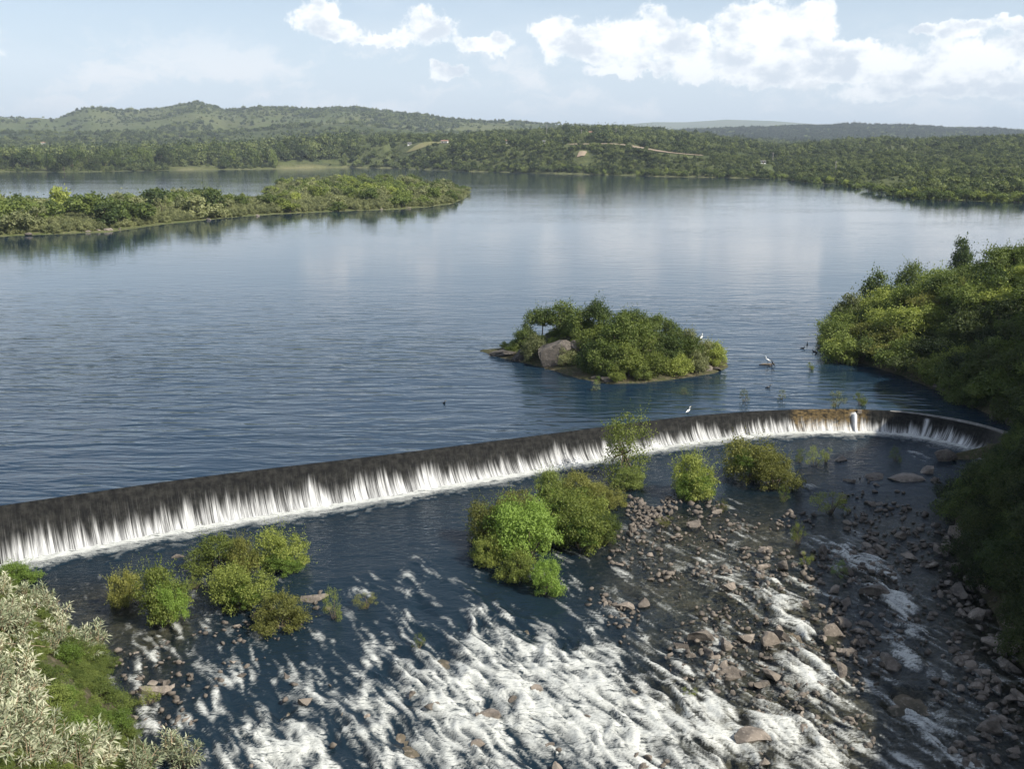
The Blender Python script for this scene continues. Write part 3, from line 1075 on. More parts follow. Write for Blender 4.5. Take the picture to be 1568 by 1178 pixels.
S_JET = S_OF_X(at_z(1307, 627)[0])
S_JET2 = S_OF_X(at_z(1424, 638)[0])
S_END = S_OF_X(at_z(1440, 640)[0])
at_brown = sstep(CREST_S, S_BROWN0 - 0.6, S_BROWN0 + 0.6) * sstep(S_BROWN1 - CREST_S, -0.6, 0.6)
at_jet = np.exp(-((CREST_S - S_JET) / 0.28) ** 2) + 0.85 * np.exp(-((CREST_S - S_JET2) / 0.22) ** 2)
# height where the sheet turns white, ragged along the crest
start = 0.46 + 0.34 * (fbm(CREST_S * 0.35, CREST_S * 0 + 2, 3, 180) - 0.5) + 0.60 * (fbm(CREST_S * 1.7, CREST_S * 0 + 4, 5, 183, 0.72) - 0.5)
start = start + 0.10 * sstep(CREST_S, S_END - 2, S_END + 6) + 0.05 * sstep(-20 - CREST[:, 0], 0, 14)
dry = sstep(CREST_S, S_OF_X(51.8), S_OF_X(53.3))
rep = lambda a: np.repeat(a, nT)
me = mesh_np('water_curtain', Wx.reshape(-1, 3), grid_faces(nC, nT)[:, ::-1], True,
             {'brown': rep(at_brown), 'jet': rep(at_jet), 'start': rep(start), 'dry': rep(dry)}, uv=uvw.reshape(-1, 2))


def curtain_mat():
    m, nt, out = new_mat('falling_water')
    uv = nt.new('ShaderNodeUVMap')
    sep = nt.new('ShaderNodeSeparateXYZ')
    nt.l.new(uv.outputs[0], sep.inputs[0])
    A = lambda n: nt.new('ShaderNodeAttribute', attribute_name=n).outputs['Fac']
    t = sep.outputs[1]
    st1 = nt.noise(nt.mapping(uv.outputs[0], scale=(3.2, 0.55, 1)), 1.0, 4, 0.62)
    st2 = nt.noise(nt.mapping(uv.outputs[0], loc=(7, 3, 0), scale=(11.0, 1.2, 1)), 1.0, 4, 0.65)
    st0 = nt.noise(nt.mapping(uv.outputs[0], loc=(3, 9, 0), scale=(0.8, 0.2, 1)), 1.0, 3, 0.5)
    body = nt.smooth(nt.math('SUBTRACT', t, A('start')), -0.10, 0.30)
    stk = nt.math('ADD', nt.math('MULTIPLY', st1, 0.95), nt.math('MULTIPLY', st2, 0.7))
    stk = nt.math('ADD', stk, nt.math('MULTIPLY', st0, 0.35))
    stk = nt.math('ADD', stk, nt.math('MULTIPLY', t, 0.26))
    w = nt.math('MULTIPLY', body, nt.smooth(stk, 0.94, 1.50))
    w = nt.math('MAXIMUM', w, nt.math('MULTIPLY', nt.smooth(t, 0.10, 0.24), nt.math('MULTIPLY', A('jet'), nt.smooth(st2, 0.25, 0.5))))
    w = nt.math('MAXIMUM', w, nt.math('MULTIPLY', nt.smooth(t, 0.90, 1.0), 0.92))
    w = nt.math('MAXIMUM', w, nt.math('MULTIPLY', nt.smooth(t, 0.10, 0.5), nt.math('MULTIPLY', nt.smooth(st2, 0.52, 0.80), 0.10)))
    w = nt.math('MULTIPLY', w, nt.math('SUBTRACT', 1.0, A('dry')), clamp=True)
    moss = nt.noise(nt.mapping(uv.outputs[0], scale=(1.5, 7, 1)), 1.0, 5, 0.65)
    dark = nt.mix(nt.smooth(moss, 0.35, 0.7), (0.006, 0.0065, 0.007), (0.026, 0.026, 0.024))
    brown = nt.mix(nt.smooth(moss, 0.3, 0.7), (0.075, 0.052, 0.022), (0.155, 0.110, 0.050))
    bm = nt.math('MULTIPLY', A('brown'), nt.smooth(moss, 0.30, 0.62))
    base = nt.mix(bm, dark, brown)
    base = nt.mix(nt.math('MULTIPLY', A('dry'), nt.smooth(t, 0.0, 0.12, 0.9, 0.35)), base, (0.20, 0.185, 0.165))
    pb = nt.new('ShaderNodeBsdfPrincipled')
    nt.l.new(base, pb.inputs['Base Color'])
    pb.inputs['Roughness'].default_value = 0.6
    pb.inputs['Specular IOR Level'].default_value = 0.07
    wb = nt.new('ShaderNodeBsdfPrincipled')
    wb.inputs['Base Color'].default_value = (0.78, 0.79, 0.79, 1)
    wb.inputs['Roughness'].default_value = 0.6
    bp = nt.new('ShaderNodeBump')
    bp.inputs['Strength'].default_value = 0.6
    bp.inputs['Distance'].default_value = 0.15
    nt.put(bp.inputs['Height'], nt.math('ADD', st1, nt.math('MULTIPLY', st2, 0.4)))
    nt.l.new(bp.outputs[0], pb.inputs['Normal'])
    nt.l.new(bp.outputs[0], wb.inputs['Normal'])
    mx = nt.new('ShaderNodeMixShader')
    nt.l.new(w, mx.inputs[0])
    nt.l.new(pb.outputs[0], mx.inputs[1])
    nt.l.new(wb.outputs[0], mx.inputs[2])
    nt.l.new(mx.outputs[0], out.inputs[0])
    return m


M['curtain'] = curtain_mat()
link('water_curtain', me, M['curtain'], parent=weir)
# concrete body behind the sheet
cv, cf = [], []
prf = [(-1.2, -0.35), (-0.35, -0.12), (0.05, -0.2)] + [(None, k) for k in (6, 12, 18, 24, 29)]
ss = CREST[::5]
sn = CREST_N[::5]
sd = CREST_D[::5]
for i in range(len(ss)):
    for q in prf:
        if q[0] is None:
            o, z = sd[i] * RUN * run[q[1]] - 0.45, -sd[i] * drp[q[1]] - 0.35
        else:
            o, z = q
        cv.append((ss[i][0] + sn[i][0] * o, ss[i][1] + sn[i][1] * o, z))
me = mesh_np('concrete_body', cv, grid_faces(len(ss), len(prf))[:, ::-1], True)
link('concrete_body', me, M['concrete'], parent=weir)
# low coping that stands clear of the water at the right end
i0 = int(np.searchsorted(CREST_S, S_OF_X(44.0)))
cc, cn = CREST[i0::3], CREST_N[i0::3]
cv = []
for i in range(len(cc)):
    up = 0.02 + 0.16 * min(1.0, i / 18.0)
    for (o, z) in ((-0.24, -0.4), (-0.22, up - 0.05), (-0.18, up), (0.02, up), (0.08, up - 0.06), (0.14, -0.5)):
        cv.append((cc[i][0] + cn[i][0] * o, cc[i][1] + cn[i][1] * o, z))
me = mesh_np('coping', cv, grid_faces(len(cc), 6)[:, ::-1], False)
link('coping', me, M['concrete'], parent=weir)
# spout block at the notch
k = int(np.searchsorted(CREST_S, S_JET))
mb = MB()
c0 = CREST[k] + CREST_N[k] * 0.25
mb.box((c0[0] + 0.55, c0[1], -0.22), (0.5, 0.5, 0.4), math.atan2(CREST_N[k][1], CREST_N[k][0]))
link('spout_stone', mb.mesh('spout_stone'), M['rock'], parent=weir)
jm = MB()
pts = []
for q in np.linspace(0, 1, 9):
    rr, dd = weir_profile(np.array(q))
    o = CREST_D[k] * RUN * float(rr) + 0.22 + 0.25 * math.sin(q * math.pi) ** 0.7
    pts.append((CREST[k][0] + CREST_N[k][0] * o - 0.1 * q, CREST[k][1] + CREST_N[k][1] * o, -CREST_D[k] * float(dd) - 0.02))
jm.tube(pts[1:], [0.10, 0.20, 0.20, 0.17, 0.15, 0.15, 0.16, 0.18], 8)
M['jet'] = plain_mat('white_water_jet', (0.85, 0.86, 0.86), 0.6, 0.08, 8)
link('water_jet', jm.mesh('water_jet', True), M['jet'], parent=weir)

# ------------------------------------------------------------------ rocks
def rock_mesh(seed, flat=0.62, cuts=9, sub=2):
    import bmesh
    rr = np.random.default_rng(900 + seed)
    bm = bmesh.new()
    bmesh.ops.create_icosphere(bm, subdivisions=sub, radius=1.0)
    co = np.array([v.co[:] for v in bm.verts])
    sc_ = np.array([1.0, 0.48 + 0.40 * rr.random(), flat * (0.8 + 0.4 * rr.random())])
    for _ in range(cuts):
        n = rr.normal(size=3)
        n /= np.linalg.norm(n)
        h = 0.34 + 0.34 * rr.random()
        d = co @ n - h
        co = co - np.where(d > 0, d, 0)[:, None] * n[None, :] * 1.0
    co += (rr.random(co.shape) - 0.5) * 0.05
    co *= 1.0 / np.abs(co[:, :2]).max()
    co *= sc_
    for v, c in zip(bm.verts, co):
        v.co = c
    m = bpy.data.meshes.new('rock')
    bm.to_mesh(m)
    bm.free()
    m.materials.append(M['rock'])
    return m


ROCKS = [rock_mesh(i, sub=2) for i in range(12)]
ROCKS_LOW = [rock_mesh(40 + i, sub=1, cuts=6) for i in range(6)]


def ground_z(x, y):
    return float(max(river_z(x, y), right_bank_h(np.array(x), np.array(y)) if x > 25 else -99, left_bank_h(np.array(x), np.array(y)) if x < -5 else -99))


def on_low(u, v):
    """place on river, left or right bank seen at a picture position"""
    f = lambda x, y: np.maximum(np.maximum(river_z(x, y), np.where(x > 25, right_bank_h(x, y), -99)), np.where(x < 2, left_bank_h(x, y), -99))
    return hit(u, v, f, 25, 135, 1400)


def mpp(p):
    return math.sqrt(p[0] ** 2 + p[1] ** 2 + (CAM_Z - p[2]) ** 2) / FPX


hero_rocks = [  # u, v, width px, flatness, turn, label
    (1078, 978, 54, .62, .3, 'broad pale boulder with a flat top amid the rapids'),
    (1110, 990, 30, .8, 1.2, 'rounded brown boulder against the broad pale boulder'),
    (1085, 1002, 36, .5, 2.0, 'low slab in front of the broad pale boulder'),
    (1182, 985, 34, 1.0, .5, 'left half of the split upright boulder in the rapids'),
    (1200, 982, 32, 1.05, 2.4, 'right half of the split upright boulder in the rapids'),
    (1140, 980, 30, .6, .1, 'dark rounded stone between the broad and the split boulder'),
    (1122, 1030, 34, .55, 2.7, 'flat sloping slab below the broad boulder'),
    (1092, 1028, 24, .6, 1.0, 'small pale stone beside the flat sloping slab'),
    (1182, 1036, 32, .6, 2.4, 'tilted oblong stone downstream of the split boulder'),
    (1278, 907, 20, .85, .2, 'single pale round stone in the blue side channel'),
    (1275, 972, 32, .7, .3, 'large grey round boulder at the edge of the shade'),
    (1290, 1030, 40, .7, .9, 'brown boulder right of the foaming chute'),
    (1345, 908, 60, .55, .2, 'wide dark ledge at the head of the shaded channel'),
    (745, 1097, 40, .45, 2.9, 'dark flat stone in the middle of the white rapids'),
    (1165, 872, 26, .7, .6, 'blocky stone beside the upper riffle'),
    (1198, 870, 26, .8, 1.8, 'blocky stone with a sunlit side at the riffle'),
    (270, 854, 22, .4, .1, 'flat brown stone beside the olive shrubs near the weir'),
    (372, 872, 18, .8, .4, 'pale square stone between two olive shrubs'),
    (482, 918, 40, .35, .1, 'long brown stone slab left of the first riffles'),
    (1380, 735, 60, .25, .1, 'long pale gravel ledge below the right end of the weir'),
    (1340, 732, 34, .3, .3, 'low pale ledge stone left of the long gravel ledge'),
    (1420, 724, 30, .5, .2, 'pale stone in calm water near the right end of the weir'),
    (1450, 704, 36, .4, .1, 'dark flat rock in calm water below the weir end'),
    (1290, 705, 26, .4, .1, 'low dark rock in the calm pool below the weir'),
    (960, 930, 44, .35, .2, 'flat pale rock shelf right of the bright green vine shrub'),
    (985, 925, 30, .35, .8, 'smaller shelf rock joined to the flat pale rock shelf'),
    (230, 1060, 54, .45, .2, 'grey boulder at the water edge of the left bank'),
    (185, 1098, 20, .8, .2, 'small round grey stone by the left bank'),
    (252, 1052, 22, .7, 1.2, 'pointed grey stone beside the left bank boulder'),
    (465, 1078, 24, .7, .3, 'round brown boulder left of the main rapids'),
    (1100, 785, 20, .5, .3, 'low stone by the two-toned shrub in mid river'),
    (660, 1085, 34, .5, .4, 'dark wet boulder half under the white water'),
    (1235, 1120, 26, .5, .2, 'wet boulder in the lower white water'),
    (1160, 1130, 70, .3, 2.9, 'long dark wet slab sloping through the lower rapids'),
]
spec = []
for (u, v, w, fl, tz, lab) in hero_rocks:
    p = on_low(u, v)
    spec.append((w * mpp(p) / 2 * 1.1, p, fl, tz, lab))

# scattered stones: picture density carried to the ground
zones = [  # polygon (px), count, median px, sigma, name
    ([(990, 760), (1120, 770), (1250, 790), (1420, 770), (1440, 860), (1400, 900), (1250, 890), (1100, 880), (960, 900), (930, 860)], 270, 7.5, .5, 'upper shallows'),
    ([(930, 880), (1250, 870), (1330, 1000), (1340, 1178), (1180, 1100), (1020, 1050), (920, 960)], 300, 9, .55, 'stony rapids'),
    ([(1230, 840), (1440, 800), (1520, 1000), (1568, 1178), (1440, 1178), (1310, 1010)], 280, 12, .55, 'shaded shore'),
    ([(1410, 830), (1470, 800), (1568, 980), (1568, 1130), (1500, 1090), (1440, 960)], 120, 17, .5, 'bank foot'),
    ([(1300, 715), (1440, 715), (1440, 770), (1280, 780)], 60, 9, .5, 'weir pool'),
    ([(960, 760), (1040, 765), (1020, 800), (960, 820)], 55, 8, .4, 'gravel bar'),
    ([(170, 1000), (330, 960), (480, 900), (520, 930), (380, 1030), (300, 1110), (190, 1130)], 110, 9, .5, 'left shallows'),
    ([(860, 830), (950, 800), (1000, 960), (900, 930)], 70, 8, .45, 'vine shrub gravel'),
    ([(800, 850), (900, 770), (940, 790), (880, 870)], 24, 9, .4, 'vine shrub gravel'),
    ([(330, 1040), (640, 1020), (900, 1050), (1180, 1110), (1180, 1178), (360, 1178)], 46, 13, .5, 'white rapids'),
]
rr = np.random.default_rng(77)
for (pl, cnt, med, sg, zn) in zones:
    a = np.array(pl)
    got = 0
    while got < cnt:
        u = rr.uniform(a[:, 0].min(), a[:, 0].max())
        v = rr.uniform(a[:, 1].min(), a[:, 1].max())
        if not in_poly(np.array([u]), np.array([v]), pl)[0]:
            continue
        got += 1
        if vnoise(u * 0.022, v * 0.035, 7) < 0.40 and zn != 'bank foot':
            continue
        p = on_low(u, v)
        w = min(46, med * math.exp(rr.normal() * sg)) * (0.75 + (v - 700) / 900)
        spec.append((w * mpp(p) / 2, p, rr.uniform(.4, .75), rr.uniform(0, 6.28), zn))
nh = len(hero_rocks)
scat = sorted(spec[nh:], key=lambda q: -q[0] / mpp(q[1]))
ZL = {'upper shallows': 'brown river stone in the shallow upper riffles',
      'stony rapids': 'brown river stone in the stony right half of the rapids',
      'shaded shore': 'dark boulder in the shaded side channel along the right bank',
      'bank foot': 'grey boulder heaped at the foot of the wooded right bank',
      'weir pool': 'pale stone breaking the calm pool below the right end of the weir',
      'gravel bar': 'small stone on the gravel bar right of the slender tree',
      'left shallows': 'stone in the shallows between the left bank and the olive shrubs',
      'vine shrub gravel': 'pale stone in the gravel around the bright green vine shrubs',
      'white rapids': 'wet dark boulder among the white water of the main rapids'}
for i, (r, p, fl, tz, lab) in enumerate(spec[:nh] + scat[:262]):
    me = ROCKS[i % 12]
    hero = i < nh
    z = p[2] + r * fl * (0.10 if hero else rr.uniform(-.32, .06))
    link('river_rock', me, None, label=lab if hero else ZL[lab], cat='rock', group=None if hero else 'stones: ' + lab,
         loc=(p[0], p[1], z), rot=(rr.uniform(-.12, .12), rr.uniform(-.12, .12), tz), scl=(r, r, r * fl / 0.62))
# the remaining small stones lie in one mass
sv, sf, nb = [], [], 0
low = [(np.array([v.co[:] for v in m.vertices]), np.array([f.vertices[:] for f in m.polygons])) for m in ROCKS_LOW]
rest = scat[262:]
for _ in range(2600):
    pl = zones[rr.choice([0, 1, 2, 3, 5, 6], p=[.28, .27, .16, .09, .1, .1])][0]
    a = np.array(pl)
    u, v = rr.uniform(a[:, 0].min(), a[:, 0].max()), rr.uniform(a[:, 1].min(), a[:, 1].max())
    if in_poly(np.array([u]), np.array([v]), pl)[0] and vnoise(u * 0.022, v * 0.035, 7) > 0.36:
        p = on_low(u, v)
        rest.append((min(7.5, 2.0 + 2.4 * rr.random() ** 2 * 2.2) * mpp(p), p, .6, rr.uniform(0, 6), ''))
for (r, p, fl, tz, _) in rest:
    cv_, cf_ = low[rr.integers(6)]
    c, s = math.cos(tz), math.sin(tz)
    q = cv_ * r
    q = np.stack([q[:, 0] * c - q[:, 1] * s, q[:, 0] * s + q[:, 1] * c, q[:, 2]], 1) + np.array([p[0], p[1], p[2] + 0.05])
    sv.append(q)
    sf.append(cf_ + nb)
    nb += len(q)
me = mesh_np('loose_gravel', np.concatenate(sv), np.concatenate(sf))
link('loose_gravel', me, M['rock'], kind='stuff', label='small stones strewn over the river shallows', cat='gravel')


# ------------------------------------------------------------------ plant meshes
def leaves_mesh(name, C, N, L, asp, rr, droop=0.0):
    """rhombic leaves at centres C facing N"""
    n = len(C)
    A = rr.normal(size=(n, 3))
    A -= (A * N).sum(1)[:, None] * N
    A /= np.linalg.norm(A, axis=1)[:, None] + 1e-9
    B = np.cross(N, A)
    L = L[:, None]
    V = np.stack([C - A * L * .5, C + B * L * .5 / asp + N * L * 0.06, C + A * L * .5, C - B * L * .5 / asp + N * L * 0.06], 1).reshape(-1, 3)
    F = np.arange(n * 4).reshape(-1, 4)
    tint = np.repeat(rr.random(n), 4)
    return mesh_np(name, V, F, False, {'tint': tint})


def crown(seed, nleaf, leaf, asp=1.8, style='dome', ncl=20):
    """unit crown: radius about 1, height about 1.35, foot at z 0; returns mesh and clump centres"""
    rr = np.random.default_rng(seed)
    cl = []
    for i in range(ncl):
        for _ in range(40):
            p = rr.uniform([-.8, -.8, .12], [.8, .8, 1.12])
            if style == 'dome':
                ok = (p[0] ** 2 + p[1] ** 2) / .62 + (max(p[2] - .30, 0) / .80) ** 2 < 1
            elif style == 'tree':
                p[2] = .62 + .52 * rr.random()
                ok = (p[0] ** 2 + p[1] ** 2) / .60 + ((p[2] - .75) / .42) ** 2 < 1
            elif style == 'tall':
                p[:2] *= 0.8
                p[2] *= 1.1
                ok = (p[0] ** 2 + p[1] ** 2) / .30 + (max(p[2] - .55, 0) / .72) ** 2 < 1
            elif style == 'ragged':
                p[:2] *= 1.12
                p[2] = .10 + (p[2] - .12) * (1.05 + .25 * math.sin(3.1 * p[0] + seed) * math.cos(2.3 * p[1] + seed * 2))
                ok = (p[0] ** 2 + p[1] ** 2) / .74 + (max(p[2] - .20, 0) / .92) ** 2 < 1
            else:
                ok = (p[0] ** 2 + p[1] ** 2) / .62 + (max(p[2] - .30, 0) / .86) ** 2 < 1
            if ok and all(np.linalg.norm(p - q) > .24 for q, _ in cl):
                break
        cl.append((p * np.array([1.08, 1.08, 1.0]) if rr.random() < .4 else p, rr.uniform(.13, .38) if style not in ('sparse', 'ragged') else rr.uniform(.10, .26)))
    w = np.array([r ** 2 for _, r in cl])
    w /= w.sum()
    C, N, L = [], [], []
    for (p, r), k in zip(cl, (w * nleaf).astype(int)):
        d = rr.normal(size=(k, 3))
        d[:, 2] = np.where(d[:, 2] < 0, d[:, 2] * rr.choice([-1, .5, 1], size=k), d[:, 2])
        d /= np.linalg.norm(d, axis=1)[:, None]
        rad = r * (0.40 + 0.72 * rr.random(k) ** 0.6) * (1 + 0.6 * (vnoise(d[:, 0] * 3 + p[0] * 7, d[:, 1] * 3 + d[:, 2] * 3, seed) - .5))
        sc3 = np.array([1.1, 1.1, .85])
        C.append(p + d * rad[:, None] * sc3)
        nn = d * .75 + rr.normal(size=(k, 3)) * .55 + np.array([0, 0, .35])
        N.append(nn / np.linalg.norm(nn, axis=1)[:, None])
        L.append(leaf * (0.6 + 0.8 * rr.random(k)))
    # leafy twigs that break the outline
    for _ in range(max(10, nleaf // (30 if style == 'ragged' else 55))):
        i = rr.integers(len(cl))
        d0 = rr.normal(size=3)
        d0[2] = abs(d0[2]) * 1.1 + .15
        d0 /= np.linalg.norm(d0)
        ln = rr.uniform(.18, .52)
        nl_ = max(3, int(ln / leaf * 1.6))
        ts = np.linspace(.2, 1, nl_)[:, None]
        bend = rr.normal(size=3) * .12
        C.append(cl[i][0] + d0 * (cl[i][1] * .75) + d0 * ts * ln + bend * ts ** 2 + rr.normal(size=(nl_, 3)) * leaf * .25)
        nn = rr.normal(size=(nl_, 3))
        N.append(nn / np.linalg.norm(nn, axis=1)[:, None])
        L.append(leaf * rr.uniform(.6, 1.1, nl_))
    # loose leaves beyond the outline
    k = nleaf // 9
    q = rr.integers(len(cl), size=k)
    d = rr.normal(size=(k, 3))
    d[:, 2] = np.abs(d[:, 2]) * 0.8
    d /= np.linalg.norm(d, axis=1)[:, None]
    C.append(np.array([cl[i][0] for i in q]) + d * np.array([cl[i][1] for i in q])[:, None] * rr.uniform(.9, 1.45, k)[:, None])
    nn = rr.normal(size=(k, 3))
    N.append(nn / np.linalg.norm(nn, axis=1)[:, None])
    L.append(leaf * (0.6 + 0.6 * rr.random(k)))
    C, N, L = np.concatenate(C), np.concatenate(N), np.concatenate(L)
    C[:, 2] = np.maximum(C[:, 2], 0.02)
    me = leaves_mesh('crown', C, N, L, asp, rr)
    # trunk and limbs
    mb = MB()
    tr = np.random.default_rng(seed + 5)
    nst = {'tree': 1, 'tall': 1}.get(style, 4)
    if nst == 1:
        top = np.array([tr.uniform(-.1, .1), tr.uniform(-.1, .1), .55])
        mb.tube([(0, 0, -.12), (0.02, 0, .2), tuple(top)], [.05, .042, .032], 6)
        for (p, r) in cl[:9]:
            m_ = (top + p) / 2 + tr.normal(size=3) * .05
            mb.tube([tuple(top * .9), tuple(m_), tuple(p)], [.028, .018, .007], 5)
    else:
        for (p, r) in cl[:8]:
            b = np.array([p[0] * .15, p[1] * .15, -.12])
            m_ = (b + p) * .5 + np.array([0, 0, .12]) + tr.normal(size=3) * .05
            mb.tube([tuple(b), tuple(m_), tuple(p)], [.032, .020, .007], 5)
    return me, mb.mesh('trunk')


NEAR = [crown(200 + i, 7000, .068, 2.3, 'ragged', 34) for i in range(4)]
NEAR_SPARSE = [crown(220 + i, 1700, .060, 2.6, 'sparse', 15) for i in range(3)]
NEAR_TREE = [crown(233, 3300, .060, 2.6, 'tall', 24)]
MID = [crown(240 + i, 3600, .090, 1.7, ['dome', 'dome', 'tree', 'dome', 'tree', 'tall'][i], 20) for i in range(6)]
MID_SPARSE = [crown(250, 620, .085, 2.2, 'sparse', 12), crown(251, 1000, .085, 2.2, 'sparse', 14)]
FAR = [crown(260 + i, 1250, .16, 1.5, ['dome', 'dome', 'tree', 'dome', 'tall'][i], 16) for i in range(5)]
VFAR = [crown(270 + i, 430, .25, 1.4, ['dome', 'dome', 'tree', 'tall'][i], 12) for i in range(4)]


def plant(name, proto, mat, loc, size, label, cat, group=None, rz=None, bark='bark', trunk=True, vine=None):
    e = empty(name, loc, label, cat, group, random.uniform(0, 6.28) if rz is None else rz, size)
    c = link('crown', proto[0], M[mat], parent=e, objmat=True)
    if trunk:
        link('trunk', proto[1], M[bark], parent=e)
    if vine is not None:
        vproto, off, vs_ = vine
        link('vine_cover', vproto[0], M['fresh'], parent=e, objmat=True, loc=off, scl=vs_)
    return e


ORD = ['first', 'second', 'third', 'fourth', 'fifth', 'sixth', 'seventh', 'eighth', 'ninth', 'tenth', 'eleventh', 'twelfth', 'thirteenth', 'fourteenth', 'fifteenth',
       'sixteenth', 'seventeenth', 'eighteenth', 'nineteenth', 'twentieth']


def ordn(k):
    if k < 20:
        return ORD[k]
    if k >= 99:
        return ('two-hundred-and-' if k > 199 else 'hundred-and-') + ordn(k % 100) if (k + 1) % 100 else ('hundredth' if k < 150 else 'two-hundredth')
    t = ['twenty', 'thirty', 'forty', 'fifty', 'sixty', 'seventy', 'eighty', 'ninety'][(k + 1) // 10 - 2]
    r_ = (k + 1) % 10
    return (t[:-1] + 'ieth') if r_ == 0 else t + '-' + ORD[r_ - 1]


TONE = {'deep_shade_green': 'deep green', 'olive': 'olive', 'green': 'mid green', 'dark': 'dark green', 'grey': 'grey-green', 'brown': 'brownish olive', 'fresh': 'bright green'}


def px_of(p):
    x, y, z = p[0], p[1], p[2] - CAM_Z
    dz = y * math.cos(PITCH) - z * math.sin(PITCH)
    return 784 + FPX * x / dz, 589 - FPX * (y * math.sin(PITCH) + z * math.cos(PITCH)) / dz


